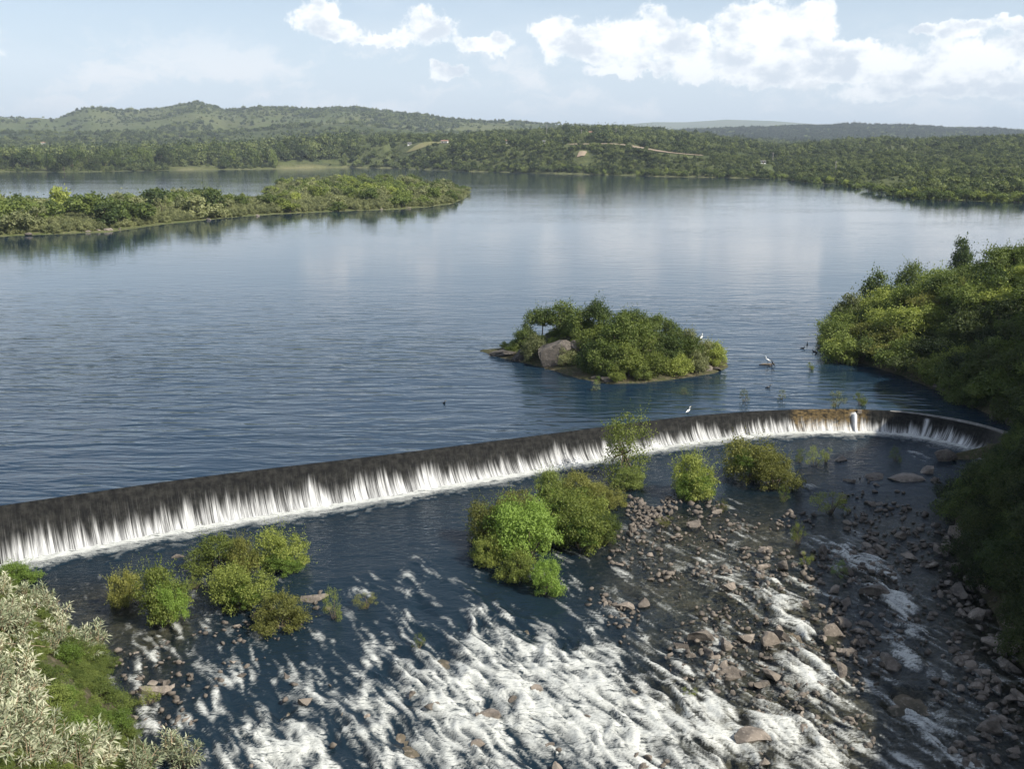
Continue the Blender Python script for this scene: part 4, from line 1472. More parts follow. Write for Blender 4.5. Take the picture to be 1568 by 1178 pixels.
# --- shrubs standing in the river (picture position of the foot, width, height in px)
river_plants = [
    ('willow_shrub', 428, 880, 82, 74, 'olive', 0, ((.25, -.45, .05), (.72, .6, .55)), 'rounded shrub with a fresh green right side nearest the middle of the weir foam'),
    ('willow_shrub', 330, 876, 88, 58, 'olive', 1, None, 'wide olive shrub standing behind the flat brown stone near the weir'),
    ('willow_shrub', 372, 888, 50, 70, 'brown', 2, None, 'narrow brownish shrub between the wide olive shrub and the rounded one'),
    ('willow_shrub', 246, 955, 80, 92, 'olive', 2, ((.45, -.45, .0), (.62, .6, .75)), 'tall olive shrub with vines down its right side beside the silver plants'),
    ('willow_shrub', 372, 940, 92, 78, 'olive', 0, ((.1, -.3, .2), (.55, .5, .5)), 'large olive shrub in the middle of the left shallows'),
    ('willow_shrub', 428, 968, 84, 62, 'brown', 1, None, 'brown shrub in front right of the large olive shrub in the left shallows'),
    ('willow_shrub', 350, 905, 60, 40, 'olive', 1, None, 'low olive shrub joining the wide shrub to the large one'),
    ('reed_shrub', 512, 955, 40, 62, 'olive', 5, None, 'thin upright yellowish shrub left of the riffles'),
    ('reed_shrub', 560, 935, 46, 34, 'brown', 4, None, 'low thin shrub washed by the riffles'),
    ('reed_shrub', 642, 995, 26, 30, 'olive', 5, None, 'tiny yellowish tuft in the middle of the rapids'),
    ('willow_shrub', 752, 835, 84, 74, 'brown', 0, None, 'brown shrub at the upstream left corner of the big vine thicket'),
    ('willow_shrub', 748, 868, 64, 56, 'olive', 1, None, 'olive shrub on the left flank of the big vine thicket'),
    ('vine_thicket', 805, 868, 110, 104, 'fresh', 0, None, 'large mound of bright green vines in mid river'),
    ('vine_thicket', 838, 915, 58, 66, 'fresh', 1, None, 'bright green vine mound at the downstream tip of the thicket'),
    ('willow_shrub', 795, 893, 66, 54, 'olive', 2, None, 'olive shrub under the downstream edge of the big vine thicket'),
    ('willow_shrub', 842, 776, 58, 62, 'green', 2, ((.1, -.4, 0), (.6, .5, .6)), 'pointed green shrub behind the big vine thicket'),
    ('willow_shrub', 890, 772, 74, 54, 'brown', 1, ((0, -.4, 0), (.5, .5, .6)), 'brownish shrub between the pointed shrub and the slender tree'),
    ('willow_shrub', 930, 784, 56, 44, 'brown', 0, None, 'low brownish shrub at the foot of the slender tree'),
    ('willow_shrub', 893, 848, 96, 84, 'olive', 1, ((-.1, -.35, .25), (.6, .5, .6)), 'broad olive shrub with green patches right of the big vine thicket'),
    ('willow_shrub', 905, 815, 66, 60, 'olive', 0, None, 'olive shrub behind the broad one right of the vine thicket'),
    ('vine_thicket', 778, 846, 92, 84, 'fresh', 2, None, 'bright green vine mound behind the large one, nearest the brown shrubs'),
    ('vine_thicket', 826, 842, 84, 84, 'fresh', 1, None, 'bright green vine mound at the right shoulder of the large one'),
    ('willow_shrub', 862, 806, 84, 66, 'olive', 3, ((.1, -.3, .2), (.6, .5, .6)), 'olive shrub filling the gap behind the vine mounds'),
    ('willow_shrub', 788, 800, 80, 54, 'brown', 3, None, 'brown shrub along the upstream edge of the vine thicket'),
    ('willow_shrub', 928, 836, 56, 56, 'green', 0, None, 'green shrub at the right edge of the broad olive shrub'),
    ('slender_tree', 958, 742, 84, 108, 'olive', 'T', None, 'slender open tree rising in front of the falling water'),
    ('willow_shrub', 962, 752, 54, 42, 'green', 3, None, 'green shrub round the foot of the slender tree'),
    ('willow_shrub', 1058, 768, 74, 80, 'olive', 2, ((.05, -.45, 0), (.8, .6, .62)), 'two-toned shrub, olive above and bright green below, in mid river'),
    ('willow_shrub', 1148, 742, 92, 74, 'brown', 0, ((-.2, -.3, .35), (.45, .45, .5)), 'wide brown shrub with one green patch below the weir'),
    ('willow_shrub', 1185, 752, 84, 62, 'brown', 1, None, 'brown shrub attached to the right of the wide brown shrub'),
    ('reed_shrub', 1270, 790, 66, 46, 'olive', 4, None, 'wide thin yellowish shrub on the stones of the upper shallows'),
    ('reed_shrub', 1246, 718, 30, 40, 'olive', 5, None, 'thin tuft right of the wide brown shrub'),
    ('reed_shrub', 1225, 712, 22, 34, 'olive', 6, None, 'narrow tuft nearest the wide brown shrub'),
    ('reed_shrub', 1264, 712, 22, 34, 'olive', 4, None, 'narrow tuft in the calm pool before the low dark rock'),
    ('reed_shrub', 1372, 710, 24, 28, 'olive', 5, None, 'lone thin tuft in the calm pool near the weir end'),
    ('reed_shrub', 1222, 838, 26, 50, 'olive', 6, None, 'tall yellowish tuft at the head of the stony rapids'),
    ('reed_shrub', 1234, 872, 24, 34, 'olive', 4, None, 'small tuft below the tall yellowish tuft'),
    ('reed_shrub', 1283, 885, 30, 30, 'fresh', 5, None, 'small green tuft beside the blue side channel'),
    ('reed_shrub', 1105, 785, 24, 26, 'brown', 6, None, 'small rusty tuft right of the two-toned shrub'),
    ('reed_shrub', 1018, 808, 34, 22, 'brown', 4, None, 'rusty low tuft on the gravel bar'),
    ('reed_shrub', 1200, 770, 26, 30, 'olive', 5, None, 'thin tuft in front of the wide brown shrub'),
    ('vine_thicket', 22, 896, 66, 34, 'fresh', 2, None, 'bright green shrub at the left picture edge below the weir foam'),
    ('willow_shrub', 192, 930, 56, 62, 'brown', 1, None, 'brownish shrub between the silver plants and the tall olive shrub'),
    ('reed_shrub', 1055, 1068, 30, 16, 'olive', 4, None, 'flat yellow-green tuft on a stone in the lower rapids'),
    ('reed_shrub', 230, 1082, 34, 36, 'olive', 5, None, 'yellowish tuft among boulders by the left bank'),
    ('reed_shrub', 300, 905, 30, 30, 'olive', 6, None, 'small thin tuft left of the large olive shrub'),
]
for (nm, u, v, w, h, mt, var, vine, lab) in river_plants:
    p = on_low(u, v - 0.10 * h)
    m = mpp(p)
    if var == 'T':
        pr = NEAR_TREE[0]
        sx, sz = w * m / 2 / 0.68, h * m / 1.40
    elif isinstance(var, int) and var >= 4:
        pr = NEAR_SPARSE[var - 4]
        sx, sz = w * m / 2 / 0.95, h * m * 0.80 / 1.25
    else:
        pr = NEAR[var]
        sx, sz = w * m / 2 / 0.93, h * m * 0.88 / 1.25
    vn = None
    if vine is not None:
        vn = (NEAR[(var + 1) % 3] if isinstance(var, int) else NEAR[0], vine[0], vine[1])
    plant(nm, pr, mt, (p[0], p[1], p[2] - 0.05), (sx, sx * 0.9, sz), lab, 'tree' if var == 'T' else 'shrub', rz=random.uniform(-.25, .25) if vine else None, vine=vn)


# --- left bank: silver shrubs and green scrub
def silver(seed):
    rr = np.random.default_rng(seed)
    mb = MB()
    C, T, N, L = [], [], [], []
    for i in range(24):
        a = rr.uniform(0, 6.28)
        lean = rr.uniform(.1, .95)
        hgt = rr.uniform(.55, 1.25)
        base = np.array([math.cos(a) * .12, math.sin(a) * .12, 0.0])
        tip = np.array([math.cos(a) * lean * .85, math.sin(a) * lean * .85, hgt * (1.15 - .45 * lean)])
        midp = base * .4 + tip * .6 + np.array([0, 0, .10])
        mb.tube([tuple(base), tuple(midp), tuple(tip)], [.022, .015, .007], 4, cap=False)
        ax = tip - midp
        ax /= np.linalg.norm(ax)
        nl = int(rr.integers(11, 16))
        for k in range(nl):
            f = k / nl
            q = midp * (1 - f) + tip * f if f > .2 else base * .3 + midp * .7
            ph = k * 2.4 + rr.uniform(-.3, .3)
            ref = np.cross(ax, [0.3, 0.2, 1.0])
            ref /= np.linalg.norm(ref) + 1e-9
            r2 = np.cross(ax, ref)
            d = ref * math.cos(ph) + r2 * math.sin(ph) + ax * (0.35 + 1.0 * f)
            d /= np.linalg.norm(d)
            C.append(q)
            T.append(d)
            L.append(rr.uniform(.22, .38) * (1.1 - .4 * f))
    C, T, L = np.array(C), np.array(T), np.array(L)
    n = len(C)
    up = np.tile([0, 0, 1.0], (n, 1)) + rr.normal(size=(n, 3)) * .35
    B = np.cross(T, up)
    B /= np.linalg.norm(B, axis=1)[:, None]
    Nn = np.cross(B, T)
    W = 0.024 + 0.012 * rr.random(n)
    l = L[:, None]
    w = W[:, None]
    V = np.stack([C, C + T * l * .45 + B * w, C + T * l * .98 - Nn * l * .16, C + T * l * .45 - B * w], 1).reshape(-1, 3)
    me = mesh_np('leaves', V, np.arange(n * 4).reshape(-1, 4), False, {'tint': np.repeat(rr.random(n), 4)})
    me2 = mb.mesh('stems')
    return me, me2


SILVER = [silver(300 + i) for i in range(5)]
lb = lambda x, y: left_bank_h(x, y)
silver_zone = [(-40, 1178), (-40, 905), (20, 900), (70, 915), (150, 890), (185, 930), (195, 985), (215, 1010), (140, 1005), (70, 990), (40, 1040), (60, 1090), (70, 1178)]
silver_low = [(-40, 1110), (100, 1130), (200, 1165), (330, 1130), (340, 1178), (-40, 1178)]
pts = []
for poly, cnt, mind in ((silver_zone, 40, 1.3), (silver_low, 20, .9)):
    a = np.array(poly)
    tries = 0
    while cnt > 0 and tries < 4000:
        tries += 1
        u, v = rr.uniform(a[:, 0].min(), a[:, 0].max()), rr.uniform(a[:, 1].min(), a[:, 1].max())
        if not in_poly(np.array([u]), np.array([v]), poly)[0]:
            continue
        p = hit(u, v + 14, lb, 22, 120, 1500)
        if p[2] < river_z(p[0], p[1]) - .2 or any(np.linalg.norm(p - q) < mind for q in pts):
            continue
        pts.append(p)
        cnt -= 1
pts.append(on_low(262, 1165))
pts.append(on_low(285, 1175))
pts.sort(key=lambda p: -p[1])
for i, p in enumerate(pts):
    k = i % 5
    s = random.uniform(1.1, 1.7)
    e = empty('silver_shrub', (p[0], p[1], p[2] - .05), 'silvery narrow-leaved shrub in the pale thicket on the left bank', 'shrub', 'silver shrubs on the left bank', random.uniform(0, 6.28), (s, s, s * random.uniform(.9, 1.2)))
    link('leaves', SILVER[k][0], M['silver'], parent=e)
    link('stems', SILVER[k][1], M['palebark'], parent=e)
# green feathery scrub in the hollow of the bank
GZ = [(70, 1000), (130, 985), (195, 1020), (200, 1090), (175, 1160), (100, 1178), (60, 1110)]
a = np.array(GZ)
cnt = 0
gp = []
while cnt < 17:
    u, v = rr.uniform(60, 200), rr.uniform(990, 1178)
    if in_poly(np.array([u]), np.array([v]), GZ)[0]:
        p = hit(u, v + 12, lb, 22, 120, 1500)
        if any(np.linalg.norm(p - q) < .9 for q in gp):
            cnt += 0.2
            continue
        gp.append(p)
        cnt += 1
for i, p in enumerate(gp):
    s = random.uniform(1.0, 1.5)
    plant('broom_shrub', NEAR[i % 3], 'fresh' if i % 5 == 1 else 'green', (p[0], p[1], p[2] - .1), (s, s, s * .8), 'low feathery green shrub in the left bank hollow', 'shrub', 'green scrub on the left bank')
# dry arching branches
for (pxs, lab) in (([(0, 985), (60, 990), (115, 997)], 'long pale dry branch arching out of the silver plants'), ([(30, 1030), (58, 1024), (85, 1032)], 'short pale arching twig above the green scrub'),
                   ([(60, 1075), (95, 1092), (135, 1098)], 'reddish dry branch sloping over the green scrub'), ([(62, 938), (95, 918), (118, 896)], 'bare forked dry branch standing against the river')):
    mb = MB()
    P3 = []
    for j, (u, v) in enumerate(pxs):
        q = hit(u, v, lb, 22, 120, 1500)
        d = ray(u, v)
        P3.append(tuple(np.array([0, 0, CAM_Z]) + d * ((q[1] - 1.8) / d[1])))
    g_ = hit(pxs[0][0], pxs[0][1] + 20, lb, 22, 120, 1500)
    mb.tube([tuple(g_ - np.array([0, 0, .1]))] + P3, [.03, .03, .025, .012], 5)
    link('dry_branch', mb.mesh('dry_branch'), M['palebark'], label=lab, cat='branch')

# --- islet: boulders and shrubs
for (u, v, w, fl, tz, lab) in ((848, 558, 88, .74, .25, 'big grey rock face at the left front of the islet'), (800, 551, 34, .7, .6, 'cracked boulder left of the big rock face on the islet'),
                               (772, 546, 46, .38, .15, 'flat pale rock at the far left tip of the islet'), (890, 540, 40, .9, 1.2, 'upright grey rock behind the big rock face on the islet'),
                               (930, 584, 30, .4, .2, 'low dark rock at the front foot of the islet'), (915, 580, 20, .4, .2, 'small dark rock by the water at the front of the islet'),
                               (1082, 566, 24, .5, .3, 'pale stone at the right front shore of the islet'), (1100, 567, 16, .5, .3, 'small stone at the right tip of the islet'),
                               (1010, 545, 26, .9, .3, 'rock showing between shrubs on the islet slope')):
    p = hit(u, v, islet_h, 100, 175)
    if p[2] < 0:
        p = at_z(u, v)
    r = w * mpp(p) / 2 * 1.12
    link('islet_rock', rock_mesh(int(u), .62, 11, 3), None, label=lab, cat='rock', group='islet rocks', loc=(p[0], p[1] + r * .35, max(p[2], 0) + r * fl * .22), rot=(0, 0, tz), scl=(r, r, r * fl / .62)).data.materials[0] = M['shore_rock']
islet_pl = [  # u, v of foot, width, height, tone, proto
    (815, 548, 40, 40, 'grey', 0), (802, 530, 38, 38, 'dark', 1), (830, 515, 50, 46, 'dark', 2), (858, 510, 58, 50, 'green', 0), (888, 516, 50, 46, 'green', 1), (915, 508, 46, 48, 'dark', 4),
    (935, 516, 46, 44, 'green', 3), (968, 512, 52, 40, 'green', 2), (1002, 518, 46, 36, 'dark', 4), (1030, 524, 46, 36, 'green', 1), (1056, 544, 44, 40, 'grey', 5), (1086, 551, 40, 40, 'grey', 3),
    (905, 535, 56, 46, 'olive', 3), (945, 538, 70, 60, 'green', 1), (985, 540, 60, 50, 'green', 0), (1025, 548, 56, 46, 'dark', 3), (1060, 552, 50, 40, 'green', 0), (1092, 558, 40, 36, 'olive', 1),
    (900, 566, 52, 46, 'dark', 0), (930, 565, 60, 56, 'green', 3), (965, 572, 64, 48, 'olive', 1), (1000, 575, 50, 40, 'olive', 0), (1035, 572, 50, 36, 'olive', 3), (1070, 570, 40, 34, 'grey', 1),
    (870, 556, 34, 30, 'grey', 3), (945, 584, 34, 26, 'olive', 1), (985, 583, 36, 26, 'green', 0), (915, 590, 14, 16, 'fresh', 6)]
islet_pl.sort()
for i, (u, v, w, h, tn, k) in enumerate(islet_pl):
    p = hit(u, v, islet_h, 100, 175)
    p[2] = max(p[2], 0)
    m = mpp(p)
    pr = MID[k] if k < 6 else MID_SPARSE[0]
    plant('islet_shrub', pr, tn, (p[0], p[1], p[2] - .15), (w * m / 2, w * m / 2, h * m / 1.3), TONE[tn] + ' shrub crowding the rocky islet, ' + ordn(i) + ' from its left end', 'shrub', 'shrubs on the islet')

# --- shrubs standing in the lake by the weir
for (u, v, w, h, k, lab) in ((1241, 566, 14, 16, 1, 'small green bush standing in open lake water near the headland'), (1140, 615, 20, 22, 0, 'sparse grey bush in the lake just above the weir crest, leftmost of four'),
                             (1196, 612, 16, 18, 0, 'very faint bare bush in the lake above the weir crest'), (1279, 622, 34, 26, 0, 'wide sparse bush in the lake just above the brown stretch of weir'),
                             (1317, 620, 26, 26, 1, 'sparse bush in the lake at the edge of the dark reflection'), (912, 598, 18, 16, 0, 'small bush in the water in front of the islet'), (1048, 604, 16, 12, 0, 'small faint bush in the water right of the islet front')):
    p = at_z(u, v)
    m = mpp(p)
    plant('drowned_shrub', MID_SPARSE[k], 'olive' if k else 'grey', (p[0], p[1], -.1), (w * m / 2, w * m / 2, h * m / 1.2), lab, 'shrub', 'bushes standing in the lake')

# --- right bank and headland
tones = ['dark', 'green', 'green', 'olive', 'dark', 'green', 'brown', 'olive']
cand = []
for ix in np.arange(34, 130, 3.7):
    for iy in np.arange(46, 216, 3.7):
        x, y = ix + rr.uniform(-1.5, 1.5), iy + rr.uniform(-1.5, 1.5)
        d, s = poly_dist(np.array([x]), np.array([y]), R_ALL)
        if -s[0] * d[0] < (5.0 if y > 112 else 8.5):
            continue
        z = float(right_bank_h(np.array(x), np.array(y)))
        u, v = px_of((x, y, z + 1.5))
        if u > 1625 or v > 1230:
            continue
        cand.append((x, y, z, u, v))
for pl_, offs, stp in ((H_EDGE[1:9], (0.5, 3.2), 3.0), (R_EDGE[2:], (1.2, 3.6, 6.4), 2.9)):
    line, _ = catmull(pl_, stp)
    tg_ = np.gradient(line, axis=0)
    tg_ /= np.linalg.norm(tg_, axis=1)[:, None]
    for o_ in offs:
        for q_, t_ in zip(line, tg_):
            x, y = q_[0] + t_[1] * o_ + rr.uniform(-.6, .6), q_[1] - t_[0] * o_ + rr.uniform(-.8, .8)
            z = float(right_bank_h(np.array(x), np.array(y)))
            u, v = px_of((x, y, z + 1.5))
            if u < 1625 and v < 1230 and z > -9:
                cand.append((x, y, max(z, 0.0) if y > 112 else z, u, v))
for i, (x, y, z, u, v) in enumerate(cand):
    n = vnoise(x * .09, y * .09, 8)
    tn = tones[(int(n * 11) + random.randint(0, 2)) % 8]
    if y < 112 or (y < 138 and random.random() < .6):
        tn = ['deep_shade_green', 'deep_shade_green', 'deep_shade_green', 'deep_shade_green', 'dark'][random.randrange(5)]  # darker leaf colours chosen here to deepen the bank's shade
    k = random.randrange(6)
    s = random.uniform(2.3, 3.6)
    hh = s * random.uniform(.75, 1.1)
    if y < 112 and u < 1590:
        lim = np.interp(u, [1380, 1440, 1480, 1545, 1590], [770, 735, 712, 684, 640])
        while s > .5 and px_of((x, y, z + hh * 1.3))[1] < lim:
            s, hh = s * .85, hh * .8
        if s <= .6:
            continue
    if y > 112:
        wl = poly_dist(np.array([x]), np.array([y]), R_ALL)[0][0]
        lab, grp = (('small ' if s < 2.7 else 'broad ') + TONE[tn] + ' shrub ' + ('at the waterline' if wl < 4 else 'on the lower slope' if wl < 13 else 'high on the back') + ' of the headland'), 'shrubs on the headland'
    else:
        lab, grp = TONE[tn] + ' shrub darkened for shade on the right bank below the weir', 'shrubs on the shaded right bank'
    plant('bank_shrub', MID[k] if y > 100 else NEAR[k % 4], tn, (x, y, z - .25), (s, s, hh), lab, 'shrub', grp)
for (u, v, w, hh, tn, k, lab) in ((1472, 402, 44, 42, 'dark', 5, 'dark upright tree topping the skyline of the headland'), (1512, 408, 60, 40, 'dark', 2, 'broad dark tree right of the upright tree on the headland top'),
                                (1395, 425, 50, 36, 'dark', 2, 'dark rounded tree on the left shoulder of the headland'), (1345, 448, 60, 44, 'green', 1, 'green tree leaning out at the left shoulder of the headland'),
                                (1300, 480, 56, 40, 'grey', 5, 'grey-green open tree at the left flank of the headland'), (1285, 530, 60, 36, 'green', 1, 'low green shrub overhanging the water at the headland tip')):
    p = hit(u, v + 26, lambda x, y: np.maximum(right_bank_h(x, y), np.where(x > 40, 0.0, -9)), 110, 260)
    m = mpp(p)
    hh += 6
    plant('headland_tree', MID[k if k != 2 else 0], tn, (p[0], p[1], p[2] - .3), (w * m / 2, w * m / 2, hh * m / 1.1), lab, 'tree')
for (u, v, w, lab) in ((1437, 596, 26, 'pale rock at the waterline of the headland'), (1447, 601, 14, 'small reddish stone beside the pale headland rock'), (1524, 648, 16, 'pale stone by the lake just above the weir end'),
                       (1550, 600, 40, 'grey rock showing in the dark headland slope'), (1500, 560, 34, 'dim rock ledge in the shaded headland slope'), (1420, 560, 26, 'dim grey rock low on the headland'), (1548, 655, 22, 'rock at the end of the weir coping')):
    p = hit(u, v, right_bank_h, 90, 260)
    r = w * mpp(p) / 2
    link('bank_rock', rock_mesh(int(u) + 7, .62, 10, 2), None, label=lab, cat='rock', loc=(p[0], p[1], max(p[2], 0 if p[1] > 108 else -9) + r * .3), rot=(0, 0, u), scl=(r, r, r)).data.materials[0] = M['shore_rock']

# --- wooded spit
sp = []
xs = np.array([q[0] for q in SPIT])
ysp = np.array([q[1] for q in SPIT])
tries = 0
while len(sp) < 235 and tries < 60000:
    tries += 1
    t = rr.random()
    y = ysp.min() + (ysp.max() - ysp.min()) * t
    x = rr.uniform(xs.min(), xs.max())
    if not in_poly(np.array([x]), np.array([y]), SPIT)[0]:
        continue
    d, _ = poly_dist(np.array([x]), np.array([y]), SPIT)
    if d[0] < 0.6 or any((x - q[0]) ** 2 + (y - q[1]) ** 2 < (4.6 if y < 470 else 5.6) ** 2 for q in sp):
        continue
    u, v = px_of((x, y, 1))
    if u < -40:
        continue
    sp.append((x, y, u, d[0]))
sp.sort(key=lambda q: q[2])
for i, (x, y, u, d) in enumerate(sp):
    big = 1.25 if u < 330 else (0.82 if u < 470 else 1.0)
    n = vnoise(x * .03, y * .03, 9)
    tn = (['green', 'dark', 'green', 'grey'] if u < 330 else ['grey', 'green', 'grey', 'olive', 'green'])[int(n * 37 + i) % (4 if u < 330 else 5)]
    s = random.uniform(4.4, 6.4) * big
    hh = random.uniform(4.2, 6.0) * big * (0.75 if d < 5 else 1.0)
    k = random.randrange(5)
    back = y > 600 and u > 395 and px_of((x, y, 0))[1] < 303
    lab = TONE[tn] + (' shrub on the spit back lobe, ' if back else ' shrub on the wooded spit, ') + ordn(i) + ' from its left end'
    plant('spit_shrub', FAR[k], tn, (x, y, float(spit_h(np.array([x]), np.array([y]))[0]) - .2), (s, s, hh), lab, 'shrub', 'shrubs on the wooded spit')
for (u, v, w, h, tn, k, lab) in ((250, 333, 36, 44, 'grey', 4, 'pale thin-crowned tree standing above the spit shrubs'), (95, 335, 44, 42, 'olive', 4, 'tallest rounded tree near the left end of the spit')):
    p = at_z(u, v, 1.0)
    m = mpp(p)
    plant('spit_tree', MID_SPARSE[1] if k == 4 and tn == 'grey' else FAR[3], tn, (p[0], p[1], 1.0), (w * m / 2, w * m / 2, h * m / 1.25), lab, 'tree')
for i, (u, v, w) in enumerate(((150, 355, 16), (165, 354, 20), (182, 352, 14), (40, 361, 16), (585, 321, 8), (480, 324, 8), (625, 319, 9), (132, 356, 12), (395, 331, 10), (320, 337, 9))):
    p = at_z(u, v)
    r = w * mpp(p) / 2
    link('shore_rock', ROCKS[i % 12], None, label='pale grey rock on the waterline along the near side of the spit', cat='rock', group='rocks along the spit', loc=(p[0], p[1] + r * .4, .15 * r), rot=(0, 0, i), scl=(r, r, r * .7))

# ------------------------------------------------------------------ far shore trees
for i, u in enumerate(np.concatenate([np.linspace(-30, 255, 24), np.linspace(268, 530, 19)])):
    u = u + rr.uniform(-4, 4)
    y0 = -CAM_Z / tanel(P_SHORE(u))
    off = rr.uniform(20, 90) if not (262 < u < 325 or 425 < u < 515) else rr.uniform(90, 170)
    y = y0 + off
    x = (u - 784) * math.cos(PITCH) / FPX * y
    z = float(far_h(np.array(x), np.array(y)))
    s = rr.uniform(6.5, 11)
    tn = ['dark', 'green', 'dark', 'deep_shade_green', 'green'][rr.integers(5)]
    plant('lakeshore_tree', FAR[[2, 3, 4, 0, 1][i % 5]], tn, (x, y, z - .4), (s, s, rr.uniform(12, 19)), TONE[tn] + ' tree on the far left lake shore, ' + ordn(i) + ' from the left picture edge', 'tree', 'trees along the far left shore')
p_ = None
for i, u in enumerate(np.linspace(560, 1600, 98)):
    u = u + rr.uniform(-5, 5)
    y0 = -CAM_Z / tanel(P_SHORE(u))
    y = y0 + rr.uniform(2, 20)
    x = (u - 784) * math.cos(PITCH) / FPX * y
    z = float(far_h(np.array(x), np.array(y)))
    s = rr.uniform(3.0, 5.6)
    tn = ['dark', 'green', 'green', 'dark', 'olive'][rr.integers(5)]
    plant('shoreline_shrub', FAR[rr.integers(5)], tn, (x, y, max(z, .1) - .3), (s, s, rr.uniform(3.2, 5.5)), TONE[tn] + ' shrub at the water on the far shore, ' + ordn(i) + ' from the small inlet rightward', 'shrub', 'shrubs along the far shore')

# ------------------------------------------------------------------ road, track and clearing on the middle ridge
def far_hit(u, v):
    return hit(u, v, far_h, 700, 6000, 4000)


def ribbon(name, pxs, width, mat, label, cat=None):
    P3 = [far_hit(u, v) for (u, v) in pxs]
    pts_, _ = catmull([q[:2] for q in P3], 6.0)
    V_, n_ = [], len(pts_)
    tg = np.gradient(pts_, axis=0)
    tg /= np.linalg.norm(tg, axis=1)[:, None]
    nn_ = np.stack([-tg[:, 1], tg[:, 0]], 1)
    wv = width * (0.8 + 0.4 * fbm(np.arange(n_) * .2, np.arange(n_) * 0.0, 2, 4))
    for o in (-1, -.33, .33, 1):
        q = pts_ + nn_ * (o * wv / 2)[:, None]
        V_.append(np.stack([q[:, 0], q[:, 1], far_h(q[:, 0], q[:, 1]) + 1.0], 1))
    V_ = np.stack(V_, 1).reshape(-1, 3)
    me = mesh_np(name, V_, grid_faces(n_, 4)[:, ::-1], True)
    link(name, me, mat, kind='structure', label=label)
    return pts_


M['dirt'] = earth_mat('dirt_road', (0.30, 0.235, 0.17), (0.24, 0.185, 0.13), (0.36, 0.30, 0.22), 0.02, 0.3, 0.2)
M['meadow'] = earth_mat('mown_grass', (0.21, 0.195, 0.085), (0.16, 0.165, 0.065), (0.25, 0.215, 0.11), 0.02, 0.2, 0.2)
road_pts = ribbon('road', [(872, 222), (900, 221.5), (935, 221), (965, 224), (990, 229), (1015, 233), (1045, 236.5), (1078, 239)], 14, M['dirt'], 'pale dirt road climbing the middle ridge')
track_pts = ribbon('dirt_track', [(893, 232), (890, 238), (888, 242)], 9, M['dirt'], 'short steep dirt track')
field_pts = ribbon('meadow', [(640, 221.5), (662, 219.5), (690, 218)], 46, M['meadow'], 'pale grass clearing on the ridge')
clear = np.concatenate([road_pts, track_pts, field_pts])


# ------------------------------------------------------------------ houses and poles
def house(u, v, w, d, h, rh, wall, roof, label, rz=0.0, two=False):
    p = far_hit(u, v)
    w, d, h, rh = w * .8, d * .8, h * .75, rh * .7
    e = empty('house', (p[0], p[1], p[2]), label, 'house', rz=rz)
    mb = MB()
    mb.box((0, 0, h / 2 - 1.5), (w, d, h + 3))
    link('wall', mb.mesh('wall'), M[wall], parent=e)
    ov = .6
    rm = bpy.data.meshes.new('roof')
    a, b_ = w / 2 + ov, d / 2 + ov
    rm.from_pydata([(-a, -b_, h), (a, -b_, h), (a, b_, h), (-a, b_, h), (-a, 0, h + rh), (a, 0, h + rh), (-a, -b_, h + .25), (a, -b_, h + .25), (a, b_, h + .25), (-a, b_, h + .25)], [],
                   [(3, 2, 1, 0), (6, 7, 5, 4), (8, 9, 4, 5), (0, 1, 7, 6), (2, 3, 9, 8), (0, 6, 4, 9, 3), (1, 2, 8, 5, 7)])
    link('roof', rm, M[roof], parent=e)
    for fl_ in range(2 if two else 1):
        for k in (-.3, .3):
            mb = MB()
            mb.box((k * w, -d / 2 - .05, 1.7 + fl_ * 3.0), (1.6, .16, 1.5))
            link('window', mb.mesh('window'), M['window'], parent=e)
    mb = MB()
    mb.box((0, -d / 2 - .05, 1.1), (1.2, .16, 2.2))
    link('door', mb.mesh('door'), M['bark'], parent=e)
    clear_houses.append((p[0], p[1]))


clear_houses = []
house(98, 252, 12, 9, 8.5, 3.5, 'pink_paint', 'red_roof', 'tall pinkish house among trees at the far left shore', .2, True)
house(148, 229, 10, 8, 5.0, 2.0, 'white_paint', 'red_roof', 'small white house, left of two behind the lakeshore trees', .1)
house(167, 229, 16, 10, 6.0, 2.5, 'white_paint', 'concrete', 'wide white house, right of two behind the lakeshore trees', -.1)
house(66, 221, 12, 9, 5.0, 3.0, 'white_paint', 'red_roof', 'white house with red roof below the left hills', .3)
house(627, 222, 7, 6, 4.0, 1.5, 'white_paint', 'concrete', 'tiny white hut at the left end of the ridge clearing', .1)
house(681, 219.5, 12, 8, 4.5, 2.2, 'white_paint', 'red_roof', 'white house at the right end of the ridge clearing', -.2)
house(903, 206, 22, 10, 4.5, 2.6, 'white_paint', 'red_roof', 'long white house with red roof on the ridge top', .05)
house(780, 219, 12, 8, 4.0, 2.0, 'white_paint', 'red_roof', 'low house half hidden in scrub on the middle ridge', .1)
house(833, 219.5, 5, 5, 4.5, 1.2, 'white_paint', 'concrete', 'small white shed beside the ridge road', .1)
house(1168, 250.5, 6, 5, 3.5, 1.2, 'white_paint', 'concrete', 'lone white hut on the slope right of the road', .1)


def pole(u, v, h, r, mat, label, arms=True):
    p = far_hit(u, v)
    e = empty('utility_pole', (p[0], p[1], p[2]), label, 'pole')
    mb = MB()
    mb.tube([(0, 0, -1), (0, 0, h)], [r, r * .7], 8)
    link('post', mb.mesh('post'), M[mat], parent=e)
    if arms:
        mb = MB()
        mb.box((0, 0, h * .93), (2.6, .25, .25), .4)
        link('crossarm', mb.mesh('crossarm'), M[mat], parent=e)


